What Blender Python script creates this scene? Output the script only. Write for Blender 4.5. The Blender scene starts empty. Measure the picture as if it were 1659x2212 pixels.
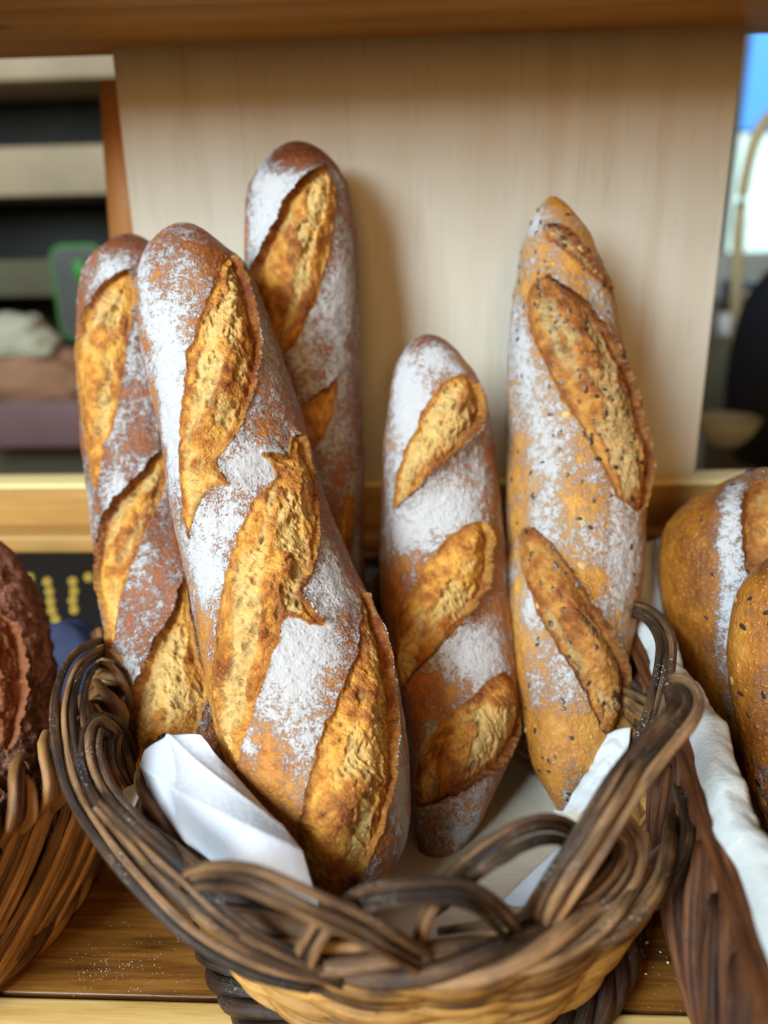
import bpy, math, random
import numpy as np
from mathutils import Matrix, Vector

random.seed(7)
SC = bpy.context.scene
COL = SC.collection
R = math.radians

# ------------------------------------------------------------------ camera
H = 0.29                                   # camera height above the shelf
FPX, CX, CY = 1661.0, 829.5, 1106.0        # focal length in units of a 1659 x 2212 frame
cam_d = bpy.data.cameras.new('camera')
cam_d.sensor_fit = 'VERTICAL'
cam_d.sensor_height = 24.0
cam_d.lens = 24.0 * FPX / 2212.0
cam_d.clip_start, cam_d.clip_end = 0.01, 50
cam = bpy.data.objects.new('camera', cam_d)
COL.objects.link(cam)
CAM_M = Matrix.Translation((0, 0, H)) @ Matrix.Rotation(R(2.9), 4, 'Z') @ Matrix.Rotation(R(90 - 18.6), 4, 'X') @ Matrix.Rotation(R(-1.15), 4, 'Z')
cam.matrix_world = CAM_M
cam_d.dof.use_dof = True
cam_d.dof.focus_distance = 0.322
cam_d.dof.aperture_fstop = cam_d.lens / 6.6
SC.camera = cam

# ------------------------------------------------------------------ world, lamps, exposure
W = bpy.data.worlds.new('World')
SC.world = W
W.use_nodes = True
W.node_tree.nodes['Background'].inputs[0].default_value = (1.0, 0.56, 0.22, 1)
W.node_tree.nodes['Background'].inputs[1].default_value = 0.17


def area(name, loc, aim, sx, sy, power, color):
    l = bpy.data.lights.new(name, 'AREA')
    l.shape, l.size, l.size_y, l.energy, l.color = 'RECTANGLE', sx, sy, power, color
    o = bpy.data.objects.new(name, l)
    COL.objects.link(o)
    o.location = loc
    o.rotation_euler = (Vector(aim) - Vector(loc)).to_track_quat('-Z', 'Y').to_euler()
    return o


area('shop_window_light', (-0.92, -0.88, 0.98), (0.0, 0.42, 0.17), 0.65, 0.75, 58, (0.74, 0.91, 1.0))
area('warm_fill', (0.05, -1.25, 0.62), (0.05, 0.45, 0.25), 0.6, 0.4, 9.0, (1.0, 0.60, 0.24))  # unseen warm fill, added to lift the panel under the upper shelf

vs = SC.view_settings
vs.view_transform, vs.look, vs.exposure, vs.gamma = 'Standard', 'None', 0.26, 1.0
vs.use_curve_mapping = False
SC.cycles.use_denoising = True
SC.cycles.max_bounces = 7
SC.cycles.use_adaptive_sampling = True
SC.cycles.adaptive_threshold = 0.01

# ------------------------------------------------------------------ measuring helpers
ROT = np.array(CAM_M.to_3x3())
CAMP = np.array([0.0, 0.0, H])


def ray(px, py):
    return ROT @ np.array([(px - CX) / FPX, -(py - CY) / FPX, -1.0])


def at(px, py, Y):
    d = ray(px, py)
    return CAMP + d * (Y / d[1])


def atz(px, py, z):
    d = ray(px, py)
    return CAMP + d * ((z - H) / d[2])


def proj(P):
    q = (np.asarray(P) - CAMP) @ ROT
    return np.stack([CX + FPX * q[..., 0] / -q[..., 2], CY - FPX * q[..., 1] / -q[..., 2]], -1)


def depth(P):
    return -((np.asarray(P) - CAMP) @ ROT)[..., 2]


# ------------------------------------------------------------------ numpy noise
def _hash(ix, iy, iz, seed):
    h = (ix.astype(np.int64) * 374761393 + iy.astype(np.int64) * 668265263 + iz.astype(np.int64) * 2147483647 + seed * 974634777) & 0xffffffff
    h = ((h ^ (h >> 13)) * 1274126177) & 0xffffffff
    h = ((h ^ (h >> 16)) * 2246822519) & 0xffffffff
    return ((h ^ (h >> 15)) & 0xffffff).astype(np.float32) / 16777216.0


def vnoise(x, y, z, seed=0):
    ix, iy, iz = np.floor(x), np.floor(y), np.floor(z)
    fx, fy, fz = x - ix, y - iy, z - iz
    fx, fy, fz = [f * f * (3 - 2 * f) for f in (fx, fy, fz)]
    out = 0
    for dx in (0, 1):
        for dy in (0, 1):
            for dz in (0, 1):
                w = (fx if dx else 1 - fx) * (fy if dy else 1 - fy) * (fz if dz else 1 - fz)
                out = out + w * _hash(ix + dx, iy + dy, iz + dz, seed)
    return out


def fbm(x, y, z, seed=0, o=4):
    a, t, s = 0.5, 0, 0
    for k in range(o):
        s = s + a * vnoise(x, y, z, seed + k * 17)
        t += a
        a *= 0.5
        x, y, z = x * 2.03, y * 2.03, z * 2.03
    return s / t


def worley2(x, y, seed=0):
    """distance to nearest of jittered points, with a random value of that cell"""
    ix, iy = np.floor(x), np.floor(y)
    best = np.full(x.shape, 9.0, np.float32)
    val = np.zeros(x.shape, np.float32)
    z = np.zeros_like(ix)
    for dx in (-1, 0, 1):
        for dy in (-1, 0, 1):
            cx, cy = ix + dx, iy + dy
            px = cx + _hash(cx, cy, z, seed)
            py = cy + _hash(cx, cy, z, seed + 5)
            d = np.hypot(px - x, py - y)
            m = d < best
            best = np.where(m, d, best)
            val = np.where(m, _hash(cx, cy, z, seed + 9), val)
    return best, val


def sstep(a, b, x):
    t = np.clip((x - a) / (b - a), 0, 1)
    return t * t * (3 - 2 * t)


# ------------------------------------------------------------------ object helpers
def tag(o, label=None, cat=None, group=None, kind=None):
    for k, v in (('label', label), ('category', cat), ('group', group), ('kind', kind)):
        if v:
            o[k] = v
    return o


def empty(name, loc, label, cat, group=None):
    o = bpy.data.objects.new(name, None)
    o.empty_display_size = 0.02
    COL.objects.link(o)
    o.location = Vector([float(v) for v in loc])
    return tag(o, label, cat, group)


def mesh_np(name, V, F, mat, parent=None, smooth=True, attrs=None, uv=None, origin=None):
    """V (n,3) world coordinates, F (m,4) or (m,3) index array"""
    V = np.asarray(V, np.float32)
    F = np.asarray(F, np.int32)
    org = np.zeros(3, np.float32)
    if parent is not None:
        p, org = parent, np.zeros(3)
        while p is not None:
            org = org + np.array(p.location)
            p = p.parent
    elif origin is not None:
        org = np.asarray(origin, np.float32)
    V = V - org
    me = bpy.data.meshes.new(name)
    k = F.shape[1]
    me.vertices.add(len(V))
    me.vertices.foreach_set('co', V.astype(np.float32).ravel())
    me.loops.add(F.size)
    me.loops.foreach_set('vertex_index', F.ravel())
    me.polygons.add(len(F))
    me.polygons.foreach_set('loop_start', np.arange(0, F.size, k, dtype=np.int32))
    me.polygons.foreach_set('loop_total', np.full(len(F), k, np.int32))
    if smooth:
        me.polygons.foreach_set('use_smooth', np.ones(len(F), bool))
    if uv is not None:
        ul = me.uv_layers.new(name='UVMap')
        ul.data.foreach_set('uv', np.asarray(uv, np.float32)[F.ravel()].ravel())
    for an, av in (attrs or {}).items():
        a = me.attributes.new(an, 'FLOAT', 'POINT')
        a.data.foreach_set('value', np.asarray(av, np.float32))
    me.update(calc_edges=True)
    me.validate()
    o = bpy.data.objects.new(name, me)
    COL.objects.link(o)
    if parent is not None:
        o.parent = parent
    elif origin is not None:
        o.location = Vector([float(v) for v in origin])
    if mat:
        me.materials.append(mat)
    return o


def box_vf(x0, x1, y0, y1, z0, z1, b=0.0):
    """box with chamfered edges"""
    if b <= 0:
        V = [(x, y, z) for x in (x0, x1) for y in (y0, y1) for z in (z0, z1)]
        F = [(0, 1, 3, 2), (4, 6, 7, 5), (0, 4, 5, 1), (2, 3, 7, 6), (0, 2, 6, 4), (1, 5, 7, 3)]
        return np.array(V), [list(f) for f in F]
    return None


def box(name, x0, x1, y0, y1, z0, z1, mat, parent=None, bevel=0.0, origin=None):
    V, F = box_vf(x0, x1, y0, y1, z0, z1)
    o = mesh_np(name, V, F, mat, parent, smooth=False, origin=origin)
    if bevel > 0:
        m = o.modifiers.new('bevel', 'BEVEL')
        m.width, m.segments, m.limit_method = bevel, 3, 'NONE'
    return o


def catmull(P, n):
    P = np.asarray(P, float)
    Q = np.vstack([2 * P[0] - P[1], P, 2 * P[-1] - P[-2]])
    seg = np.linalg.norm(np.diff(P, axis=0), axis=1)
    cum = np.concatenate([[0], np.cumsum(seg)])
    t = np.linspace(0, cum[-1], n)
    i = np.clip(np.searchsorted(cum, t, side='right') - 1, 0, len(P) - 2)
    u = ((t - cum[i]) / np.maximum(seg[i], 1e-9))[:, None]
    a, b, c, d = Q[i], Q[i + 1], Q[i + 2], Q[i + 3]
    return 0.5 * (2 * b + (c - a) * u + (2 * a - 5 * b + 4 * c - d) * u ** 2 + (3 * b - a - 3 * c + d) * u ** 3)


def frames(P, up=None, closed=False):
    if closed:
        T = np.roll(P, -1, 0) - np.roll(P, 1, 0)
    else:
        T = np.gradient(P, axis=0)
    T /= np.maximum(np.linalg.norm(T, axis=1), 1e-9)[:, None]
    if up is None:
        up = np.tile([0.0, 0, 1], (len(P), 1))
    A = up - (up * T).sum(1)[:, None] * T
    bad = np.linalg.norm(A, axis=1) < 1e-3
    A[bad] = np.cross(T[bad], [0.3, 1, 0.2])
    A /= np.linalg.norm(A, axis=1)[:, None]
    return T, A, np.cross(T, A)


def tube(name, P, rad, mat, parent, sides=9, closed=False, up=None, flat=1.0, seed=0, knots=False):
    """a rod of split willow: uneven round section with lengthwise grooves, closed ends"""
    P = np.asarray(P, float)
    n = len(P)
    T, A, B = frames(P, up, closed)
    rs = np.random.RandomState(seed)
    ang = np.linspace(0, 2 * math.pi, sides, endpoint=False)
    sec = 1 + 0.14 * np.cos(2 * ang + rs.rand() * 6) + 0.11 * np.cos(3 * ang + rs.rand() * 6) + rs.uniform(-0.11, 0.11, sides)
    L = np.concatenate([[0], np.cumsum(np.linalg.norm(np.diff(P, axis=0), axis=1))])
    rr = rad * (1 + 0.10 * (vnoise(L * 60, np.full(n, seed * 1.7), np.zeros(n), seed) - 0.5) * 2)
    if closed:
        rr[:] = rad
    elif knots:
        kn = vnoise(L * 140, np.full(n, seed * 2.3), np.zeros(n), seed + 4)
        rr = rr * (1 + 0.22 * (kn > 0.86))
        P = P + A * (rad * 0.22 * (vnoise(L * 95, np.full(n, seed * 0.7), np.zeros(n), seed + 2) - 0.5) * 2)[:, None]
    V = P[:, None] + (rr[:, None] * sec * np.cos(ang))[..., None] * A[:, None] + (rr[:, None] * sec * np.sin(ang) * flat)[..., None] * B[:, None]
    V = V.reshape(-1, 3)
    uv = np.stack([np.repeat(L, sides) + rs.rand() * 5, np.tile(ang / (2 * math.pi) * 0.03, n) + rs.rand()], -1)
    m = n if closed else n - 1
    i = np.arange(m)[:, None]
    j = np.arange(sides)[None]
    i2, j2 = (i + 1) % n, (j + 1) % sides
    F = np.stack([i * sides + j, i * sides + j2, i2 * sides + j2, i2 * sides + j], -1).reshape(-1, 4)
    if not closed:
        c0, c1 = len(V), len(V) + 1
        V = np.vstack([V, P[0] - T[0] * rad * 0.35, P[-1] + T[-1] * rad * 0.35])
        uv = np.vstack([uv, uv[0], uv[-1]])
        jj = np.arange(sides)
        f0 = np.stack([jj, np.full(sides, c0), np.full(sides, c0), (jj + 1) % sides], -1)
        f0 = np.stack([np.full(sides, c0), (jj + 1) % sides, jj, jj], -1)
        e = (n - 1) * sides
        f1 = np.stack([np.full(sides, c1), e + jj, e + (jj + 1) % sides, e + (jj + 1) % sides], -1)
        tri = np.vstack([f0[:, :3], f1[:, :3]])
    o = _mixed(name, V, F, tri if not closed else None, mat, parent, uv)
    return o


def _mixed(name, V, Fq, Ft, mat, parent, uv):
    org = np.zeros(3)
    p = parent
    while p is not None:
        org = org + np.array(p.location)
        p = p.parent
    V = V - org
    me = bpy.data.meshes.new(name)
    loops = Fq.ravel()
    starts = np.arange(0, Fq.size, 4)
    tot = np.full(len(Fq), 4)
    if Ft is not None:
        starts = np.concatenate([starts, Fq.size + np.arange(0, Ft.size, 3)])
        tot = np.concatenate([tot, np.full(len(Ft), 3)])
        loops = np.concatenate([loops, Ft.ravel()])
    me.vertices.add(len(V))
    me.vertices.foreach_set('co', V.astype(np.float32).ravel())
    me.loops.add(len(loops))
    me.loops.foreach_set('vertex_index', loops.astype(np.int32))
    me.polygons.add(len(starts))
    me.polygons.foreach_set('loop_start', starts.astype(np.int32))
    me.polygons.foreach_set('loop_total', tot.astype(np.int32))
    me.polygons.foreach_set('use_smooth', np.ones(len(starts), bool))
    ul = me.uv_layers.new(name='UVMap')
    ul.data.foreach_set('uv', np.asarray(uv, np.float32)[loops].ravel())
    me.update(calc_edges=True)
    o = bpy.data.objects.new(name, me)
    COL.objects.link(o)
    o.parent = parent
    me.materials.append(mat)
    return o


# ------------------------------------------------------------------ node helpers
class NT:
    def __init__(self, name, rough=0.6, spec=0.4):
        self.m = bpy.data.materials.new(name)
        self.m.use_nodes = True
        self.t = self.m.node_tree
        self.b = self.t.nodes['Principled BSDF']
        self.set('Roughness', rough)
        self.set('Specular IOR Level', spec)

    def set(self, k, v):
        if hasattr(v, 'is_linked'):
            self.t.links.new(v, self.b.inputs[k])
        else:
            self.b.inputs[k].default_value = v

    def node(self, typ, **kw):
        n = self.t.nodes.new(typ)
        for k, v in kw.items():
            setattr(n, k, v)
        return n

    def inp(self, n, k, v):
        if v is None:
            return
        if hasattr(v, 'is_linked'):
            self.t.links.new(v, n.inputs[k])
        else:
            n.inputs[k].default_value = v

    def coord(self, which='Object', scale=(1, 1, 1), rot=(0, 0, 0)):
        c = self.node('ShaderNodeTexCoord')
        mp = self.node('ShaderNodeMapping')
        self.t.links.new(c.outputs[which], mp.inputs[0])
        mp.inputs['Scale'].default_value = scale
        mp.inputs['Rotation'].default_value = rot
        return mp.outputs[0]

    def geo(self, scale=(1, 1, 1)):
        c = self.node('ShaderNodeNewGeometry')
        mp = self.node('ShaderNodeMapping')
        self.t.links.new(c.outputs['Position'], mp.inputs[0])
        mp.inputs['Scale'].default_value = scale
        return mp.outputs[0]

    def noise(self, vec, scale, detail=4, rough=0.55, dist=0.0, out=0):
        n = self.node('ShaderNodeTexNoise')
        self.inp(n, 'Vector', vec)
        n.inputs['Scale'].default_value = scale
        n.inputs['Detail'].default_value = detail
        n.inputs['Roughness'].default_value = rough
        n.inputs['Distortion'].default_value = dist
        return n.outputs[out]

    def voronoi(self, vec, scale, feature='F1', out=0, rnd=1.0):
        n = self.node('ShaderNodeTexVoronoi', feature=feature)
        self.inp(n, 'Vector', vec)
        n.inputs['Scale'].default_value = scale
        n.inputs['Randomness'].default_value = rnd
        return n.outputs[out]

    def math(self, op, a, b=None, c=None):
        n = self.node('ShaderNodeMath', operation=op)
        self.inp(n, 0, a)
        self.inp(n, 1, b)
        self.inp(n, 2, c)
        return n.outputs[0]

    def map(self, v, a, b, c=0.0, d=1.0, smooth=True):
        n = self.node('ShaderNodeMapRange', interpolation_type='SMOOTHSTEP' if smooth else 'LINEAR')
        self.inp(n, 0, v)
        for i, q in enumerate((a, b, c, d)):
            self.inp(n, i + 1, q)
        return n.outputs[0]

    def mix(self, f, a, b, mode='MIX'):
        n = self.node('ShaderNodeMix', data_type='RGBA', blend_type=mode)
        self.inp(n, 0, f)
        for k, v in ((6, a), (7, b)):
            if isinstance(v, tuple):
                v = tuple(v) + (1,) if len(v) == 3 else v
            self.inp(n, k, v)
        return n.outputs[2]

    def ramp(self, f, stops):
        n = self.node('ShaderNodeValToRGB')
        e = n.color_ramp.elements
        while len(e) < len(stops):
            e.new(0.5)
        for el, (p, c) in zip(e, stops):
            el.position = p
            el.color = tuple(c) + (1,)
        self.inp(n, 0, f)
        return n.outputs[0]

    def attr(self, name):
        n = self.node('ShaderNodeAttribute', attribute_name=name)
        return n.outputs['Fac']

    def objrand(self):
        return self.node('ShaderNodeObjectInfo').outputs['Random']

    def bump(self, h, strength=0.5, dist=0.001, normal=None):
        n = self.node('ShaderNodeBump')
        n.inputs['Strength'].default_value = strength
        n.inputs['Distance'].default_value = dist
        self.inp(n, 'Height', h)
        self.inp(n, 'Normal', normal)
        return n.outputs[0]

    def finish(self, color, normal=None, rough=None):
        if isinstance(color, tuple):
            color = tuple(color) + (1,)
        self.set('Base Color', color)
        if normal is not None:
            self.set('Normal', normal)
        if rough is not None:
            self.set('Roughness', rough)
        return self.m


def simple(name, col, rough=0.6, var=0.25, scale=40, spec=0.3):
    m = NT(name, rough, spec)
    n = m.noise(m.geo(), scale, 4)
    dark = tuple(c * (1 - var) for c in col)
    lite = tuple(min(1, c * (1 + var)) for c in col)
    return m.finish(m.mix(n, dark, lite), m.bump(m.noise(m.geo(), scale * 8, 3), 0.15, 0.001))


def glow(name, col, strength):
    m = NT(name, 0.5)
    m.set('Emission Color', tuple(col) + (1,))
    m.set('Emission Strength', strength)
    return m.finish(tuple(col))


# ------------------------------------------------------------------ materials
def wood(name, dark, mid, light, axis='x', scale=1.0, rough=0.45, knots=(), gloss=0.35, contrast=1.0, stave=None):
    m = NT(name, rough, gloss)
    s = {'x': (1.6, 26, 26), 'z': (26, 26, 1.6)}[axis]
    v = m.geo(tuple(q * scale for q in s))
    warp = m.noise(v, 1.0, 3, 0.5, 0.6)
    fine = m.noise(m.geo(tuple(q * scale * 5 for q in s)), 1.0, 4, 0.65)
    pore = m.noise(m.geo(tuple(q * scale * (14 if q > 5 else 6) for q in s)), 1.0, 2, 0.5)
    g = m.math('ADD', m.math('MULTIPLY', warp, 0.62), m.math('MULTIPLY', fine, 0.38))
    g = m.map(g, 0.5 - 0.24 / contrast, 0.5 + 0.24 / contrast, 0, 1, False)
    col = m.ramp(g, [(0.0, dark), (0.5, mid), (1.0, light)])
    col = m.mix(m.map(pore, 0.60, 0.74, 0, 0.30), col, tuple(c * 0.45 for c in dark))
    for (kx, ky, kz, rx, rr, amt) in knots:
        p = m.node('ShaderNodeMapping')
        m.t.links.new(m.node('ShaderNodeNewGeometry').outputs['Position'], p.inputs[0])
        p.inputs['Location'].default_value = (-kx / rx, -ky / rr, -kz / rr)
        p.inputs['Scale'].default_value = (1 / rx, 1 / rr, 1 / rr)
        ln = m.node('ShaderNodeVectorMath', operation='LENGTH')
        m.t.links.new(p.outputs[0], ln.inputs[0])
        col = m.mix(m.map(ln.outputs['Value'], 0.4, 1.0, amt, 0.0), col, tuple(c * 0.22 for c in dark))
    if stave:
        st = m.node('ShaderNodeSeparateXYZ')
        m.t.links.new(m.geo((stave, 1, 1)), st.inputs[0])
        wn = m.node('ShaderNodeTexWhiteNoise', noise_dimensions='1D')
        m.inp(wn, 'W', m.math('FLOOR', st.outputs[0]))
        col = m.mix(m.map(wn.outputs[0], 0, 1, 0.0, 0.16, False), col, mid)
    if stave:
        fl = m.noise(m.geo((22, 1, 1.6)), 1.0, 3, 0.5, 0.4)
        col = m.mix(m.map(fl, 0.57, 0.72, 0.0, 0.22), col, (dark[0] * 0.85, dark[1] * 0.66, dark[2] * 0.5))
    nrm = m.bump(fine, 0.16, 0.0008)
    return m.finish(col, nrm, m.map(fine, 0.3, 0.7, rough - 0.08, rough + 0.10, False))


M = {}
M['panel'] = wood('pale_panel_wood', (0.43, 0.365, 0.275), (0.475, 0.43, 0.355), (0.51, 0.475, 0.405), 'z', 2.2, 0.62, gloss=0.12, stave=16.0, contrast=0.8)
M['upper'] = wood('dark_oiled_pine', (0.29, 0.125, 0.02), (0.50, 0.24, 0.048), (0.60, 0.32, 0.08), 'x', 2.2, 0.5,
                  knots=((-0.222, 0.455, 0.40, 0.022, 0.010, 0.9), (-0.156, 0.425, 0.40, 0.020, 0.006, 0.8)))
M['rail'] = wood('rail_wood', (0.25, 0.12, 0.025), (0.38, 0.20, 0.05), (0.46, 0.27, 0.08), 'x', 2.5, 0.5)
M['railtop'] = wood('lit_rail_edge', (0.62, 0.45, 0.16), (0.74, 0.58, 0.25), (0.82, 0.68, 0.34), 'x', 1.0, 0.5)  # paler than the rail, light on its top face put into the colour
M['floor'] = wood('varnished_shelf_pine', (0.050, 0.017, 0.003), (0.150, 0.056, 0.009), (0.24, 0.105, 0.021), 'x', 4.0, 0.36, gloss=0.3, contrast=1.7,
                  knots=((0.19, 0.30, 0.0, 0.03, 0.008, 0.6),))
M['lip'] = wood('pale_lip_wood', (0.46, 0.24, 0.055), (0.62, 0.38, 0.12), (0.72, 0.50, 0.2), 'x', 4.0, 0.5, contrast=1.4)  # paler tone than the shelf boards
M['batten'] = wood('orange_batten', (0.28, 0.10, 0.025), (0.42, 0.19, 0.06), (0.50, 0.26, 0.10), 'z', 0.8, 0.5)


def wicker(name, dark, mid, light, dust=0.35):
    m = NT(name, 0.5, 0.35)
    uv = m.coord('UV', (1, 1, 1))
    long_ = m.noise(m.coord('UV', (35, 900, 1)), 1.0, 4, 0.6)
    patch = m.noise(m.coord('UV', (45, 30, 1)), 1.0, 3, 0.55)
    fine = m.noise(m.coord('UV', (260, 2600, 1)), 1.0, 3, 0.6)
    g = m.math('ADD', m.math('MULTIPLY', long_, 0.55), m.math('MULTIPLY', patch, 0.55))
    g = m.math('ADD', g, m.math('MULTIPLY', m.math('SUBTRACT', m.objrand(), 0.5), 0.22))
    g = m.map(g, 0.40, 0.74, 0, 1, False)
    col = m.ramp(g, [(0.0, dark), (0.42, mid), (0.8, light), (1.0, tuple(min(1, c * 1.35) for c in light))])
    spots = m.noise(m.geo(), 700, 2, 0.5)
    col = m.mix(m.map(spots, 0.66, 0.72, 0, 0.7), col, tuple(c * 0.25 for c in dark))
    d = m.noise(m.geo(), 1300, 2, 0.6)
    d2 = m.noise(m.geo(), 55, 2, 0.5)
    up = m.node('ShaderNodeSeparateXYZ')
    m.t.links.new(m.node('ShaderNodeNewGeometry').outputs['Normal'], up.inputs[0])
    dm = m.math('MULTIPLY', m.map(d, 0.60, 0.70), m.map(d2, 0.50, 0.66, 0, dust))
    dm = m.math('MULTIPLY', dm, m.map(up.outputs[2], -0.1, 0.6))
    col = m.mix(dm, col, (0.72, 0.68, 0.62))
    h = m.math('ADD', m.math('MULTIPLY', long_, 1.0), m.math('MULTIPLY', fine, 0.5))
    return m.finish(col, m.bump(h, 0.7, 0.0006), m.map(long_, 0.3, 0.7, 0.34, 0.60, False))


M['w_dark'] = wicker('dark_weathered_willow', (0.006, 0.0026, 0.0012), (0.056, 0.027, 0.0125), (0.235, 0.125, 0.054), 0.7)
M['w_gold'] = wicker('golden_willow', (0.05, 0.020, 0.005), (0.25, 0.115, 0.024), (0.40, 0.21, 0.05), 0.1)
M['w_base'] = wicker('blackened_willow', (0.016, 0.008, 0.005), (0.045, 0.022, 0.013), (0.085, 0.045, 0.026), 0.4)
M['w_tan'] = wicker('tan_willow', (0.075, 0.030, 0.009), (0.25, 0.115, 0.036), (0.38, 0.195, 0.070), 0.15)
M['w_red'] = wicker('reddish_willow', (0.018, 0.005, 0.0015), (0.085, 0.026, 0.007), (0.15, 0.053, 0.017), 0.1)


def crust(name, dark, mid, light, flour_col=(0.455, 0.455, 0.47), gloss=0.35, speck=1.0, haze_amt=0.20):
    m = NT(name, 0.5, gloss)
    g = m.geo()
    n1 = m.noise(g, 1150, 3, 0.62)
    n2 = m.noise(g, 330, 4, 0.6)
    n3 = m.noise(g, 75, 3, 0.55)
    fl, bake = m.attr('flour'), m.attr('bake')
    bk = m.math('ADD', bake, m.math('MULTIPLY', m.math('SUBTRACT', n3, 0.5), 0.9))
    bk = m.math('ADD', bk, m.math('MULTIPLY', m.math('SUBTRACT', n2, 0.5), 0.55))
    col = m.ramp(bk, [(0.0, light), (0.45, mid), (0.95, dark)])
    bl = m.voronoi(g, 420, 'F1')
    col = m.mix(m.map(bl, 0.10, 0.30, 0.35, 0.0), col, tuple(min(1, c * 1.5) for c in light))
    t = m.math('ADD', fl, m.math('MULTIPLY', m.math('SUBTRACT', n1, 0.5), 1.35 * speck))
    t = m.math('ADD', t, m.math('MULTIPLY', m.math('SUBTRACT', n2, 0.5), 1.0 * speck))
    t = m.math('ADD', t, m.math('MULTIPLY', m.math('SUBTRACT', n3, 0.5), 0.75))
    haze = m.map(t, 0.15, 0.95, 0.0, haze_amt)
    solid = m.map(t, 0.36, 0.70, 0.0, 0.94)
    mask = m.math('MAXIMUM', haze, solid)
    col = m.mix(mask, col, flour_col)
    h = m.math('ADD', m.math('MULTIPLY', n1, 0.6), m.math('MULTIPLY', mask, 0.9))
    h = m.math('ADD', h, m.math('MULTIPLY', n2, 1.3))
    h = m.math('SUBTRACT', h, m.math('MULTIPLY', m.map(bl, 0.0, 0.5), 0.5))
    rough = m.map(mask, 0, 1, 0.36, 0.95, False)
    return m.finish(col, m.bump(h, 0.75, 0.0010), rough)


def crumb(name, dark, mid, light, hollow):
    m = NT(name, 0.5, 0.35)
    g = m.geo()
    n1 = m.noise(g, 1000, 3, 0.65)
    n2 = m.noise(g, 300, 4, 0.62, 0.8)
    n3 = m.noise(g, 85, 3, 0.55)
    hole, ed, ear, ridge, pit = [m.attr(q) for q in ('hole', 'ed', 'ear', 'ridge', 'pit')]
    t = m.math('ADD', m.math('MULTIPLY', n2, 0.5), m.math('MULTIPLY', n3, 0.5))
    t = m.math('ADD', t, m.math('MULTIPLY', m.math('SUBTRACT', ridge, 0.5), 1.3))
    t = m.math('ADD', t, m.math('MULTIPLY', m.math('SUBTRACT', n1, 0.5), 0.75))
    hf = m.math('MULTIPLY', hole, m.map(n2, 0.30, 0.62, 0.35, 0.95))
    col = m.ramp(t, [(0.30, light), (0.50, mid), (0.72, dark)])
    col = m.mix(hf, col, hollow)
    col = m.mix(m.map(n1, 0.52, 0.70, 0.0, 0.40), col, tuple(min(1, c * 1.35) for c in light))
    col = m.mix(m.math('MULTIPLY', pit, 0.62), col, tuple(c * 0.30 for c in hollow))
    col = m.mix(m.math('MULTIPLY', m.attr('strand'), 0.38), col, tuple(min(1, c * 1.2 + 0.05) for c in light))
    rim = m.math('MAXIMUM', m.math('MULTIPLY', ear, 1.0), m.map(ed, 0.0, 0.42, 0.62, 0.0))
    rim = m.math('MULTIPLY', rim, m.map(n2, 0.2, 0.6, 0.55, 1.0))
    col = m.mix(rim, col, (dark[0] * 0.60, dark[1] * 0.48, dark[2] * 0.45))
    h = m.math('ADD', m.math('MULTIPLY', n1, 0.8), n2)
    return m.finish(col, m.bump(h, 0.9, 0.0014), m.map(n2, 0.3, 0.7, 0.24, 0.52, False))


M['crust'] = crust('floured_wheat_crust', (0.115, 0.024, 0.005), (0.32, 0.095, 0.012), (0.54, 0.235, 0.036))
M['crust_brown'] = crust('brown_seeded_crust', (0.13, 0.037, 0.005), (0.34, 0.125, 0.015), (0.50, 0.24, 0.042))
M['crust_deep'] = crust('floured_dark_crust', (0.12, 0.029, 0.008), (0.30, 0.088, 0.018), (0.48, 0.18, 0.034), haze_amt=0.26)
M['crust_seed'] = crust('seeded_golden_crust', (0.19, 0.054, 0.007), (0.41, 0.165, 0.022), (0.57, 0.30, 0.060))
M['crust_rye'] = crust('rye_crust', (0.020, 0.006, 0.003), (0.095, 0.027, 0.010), (0.21, 0.072, 0.028), (0.30, 0.13, 0.085), 0.15)
M['crumb'] = crumb('baked_open_crumb', (0.195, 0.042, 0.005), (0.45, 0.155, 0.017), (0.66, 0.335, 0.055), (0.62, 0.455, 0.17))
M['crumb_seed'] = crumb('baked_seeded_crumb', (0.18, 0.045, 0.006), (0.36, 0.125, 0.018), (0.50, 0.24, 0.050), (0.40, 0.30, 0.13))
M['seed'] = simple('dark_flax_seed', (0.045, 0.022, 0.014), 0.3, 0.3, 300, 0.5)
M['flake'] = simple('pale_oat_flake', (0.50, 0.32, 0.12), 0.5, 0.2, 300)


# ------------------------------------------------------------------ bread
def chaikin(P, k=2):
    for _ in range(k):
        Q = np.roll(P, -1, 0)
        P = np.stack([0.75 * P + 0.25 * Q, 0.25 * P + 0.75 * Q], 1).reshape(-1, 2)
    return P


def poly_sdf(x, y, P):
    """signed distance (positive inside) and outward boundary normal of polygon P"""
    best = np.full(x.shape, 1e9, np.float32)
    nx = np.zeros_like(best)
    ny = np.zeros_like(best)
    inside = np.zeros(x.shape, bool)
    for a, b in zip(P, np.roll(P, -1, 0)):
        ex, ey = b - a
        wx, wy = x - a[0], y - a[1]
        t = np.clip((wx * ex + wy * ey) / max(ex * ex + ey * ey, 1e-12), 0, 1)
        dx, dy = wx - t * ex, wy - t * ey
        d2 = dx * dx + dy * dy
        m = d2 < best
        best = np.where(m, d2, best)
        nx = np.where(m, dx, nx)
        ny = np.where(m, dy, ny)
        c = ((a[1] > y) != (b[1] > y))
        if abs(ey) > 1e-12:
            inside ^= c & (x < ex * (y - a[1]) / ey + a[0])
    d = np.sqrt(best)
    s = np.where(inside, -1.0, 1.0) / np.maximum(d, 1e-7)
    return np.where(inside, d, -d), nx * s, ny * s


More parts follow.
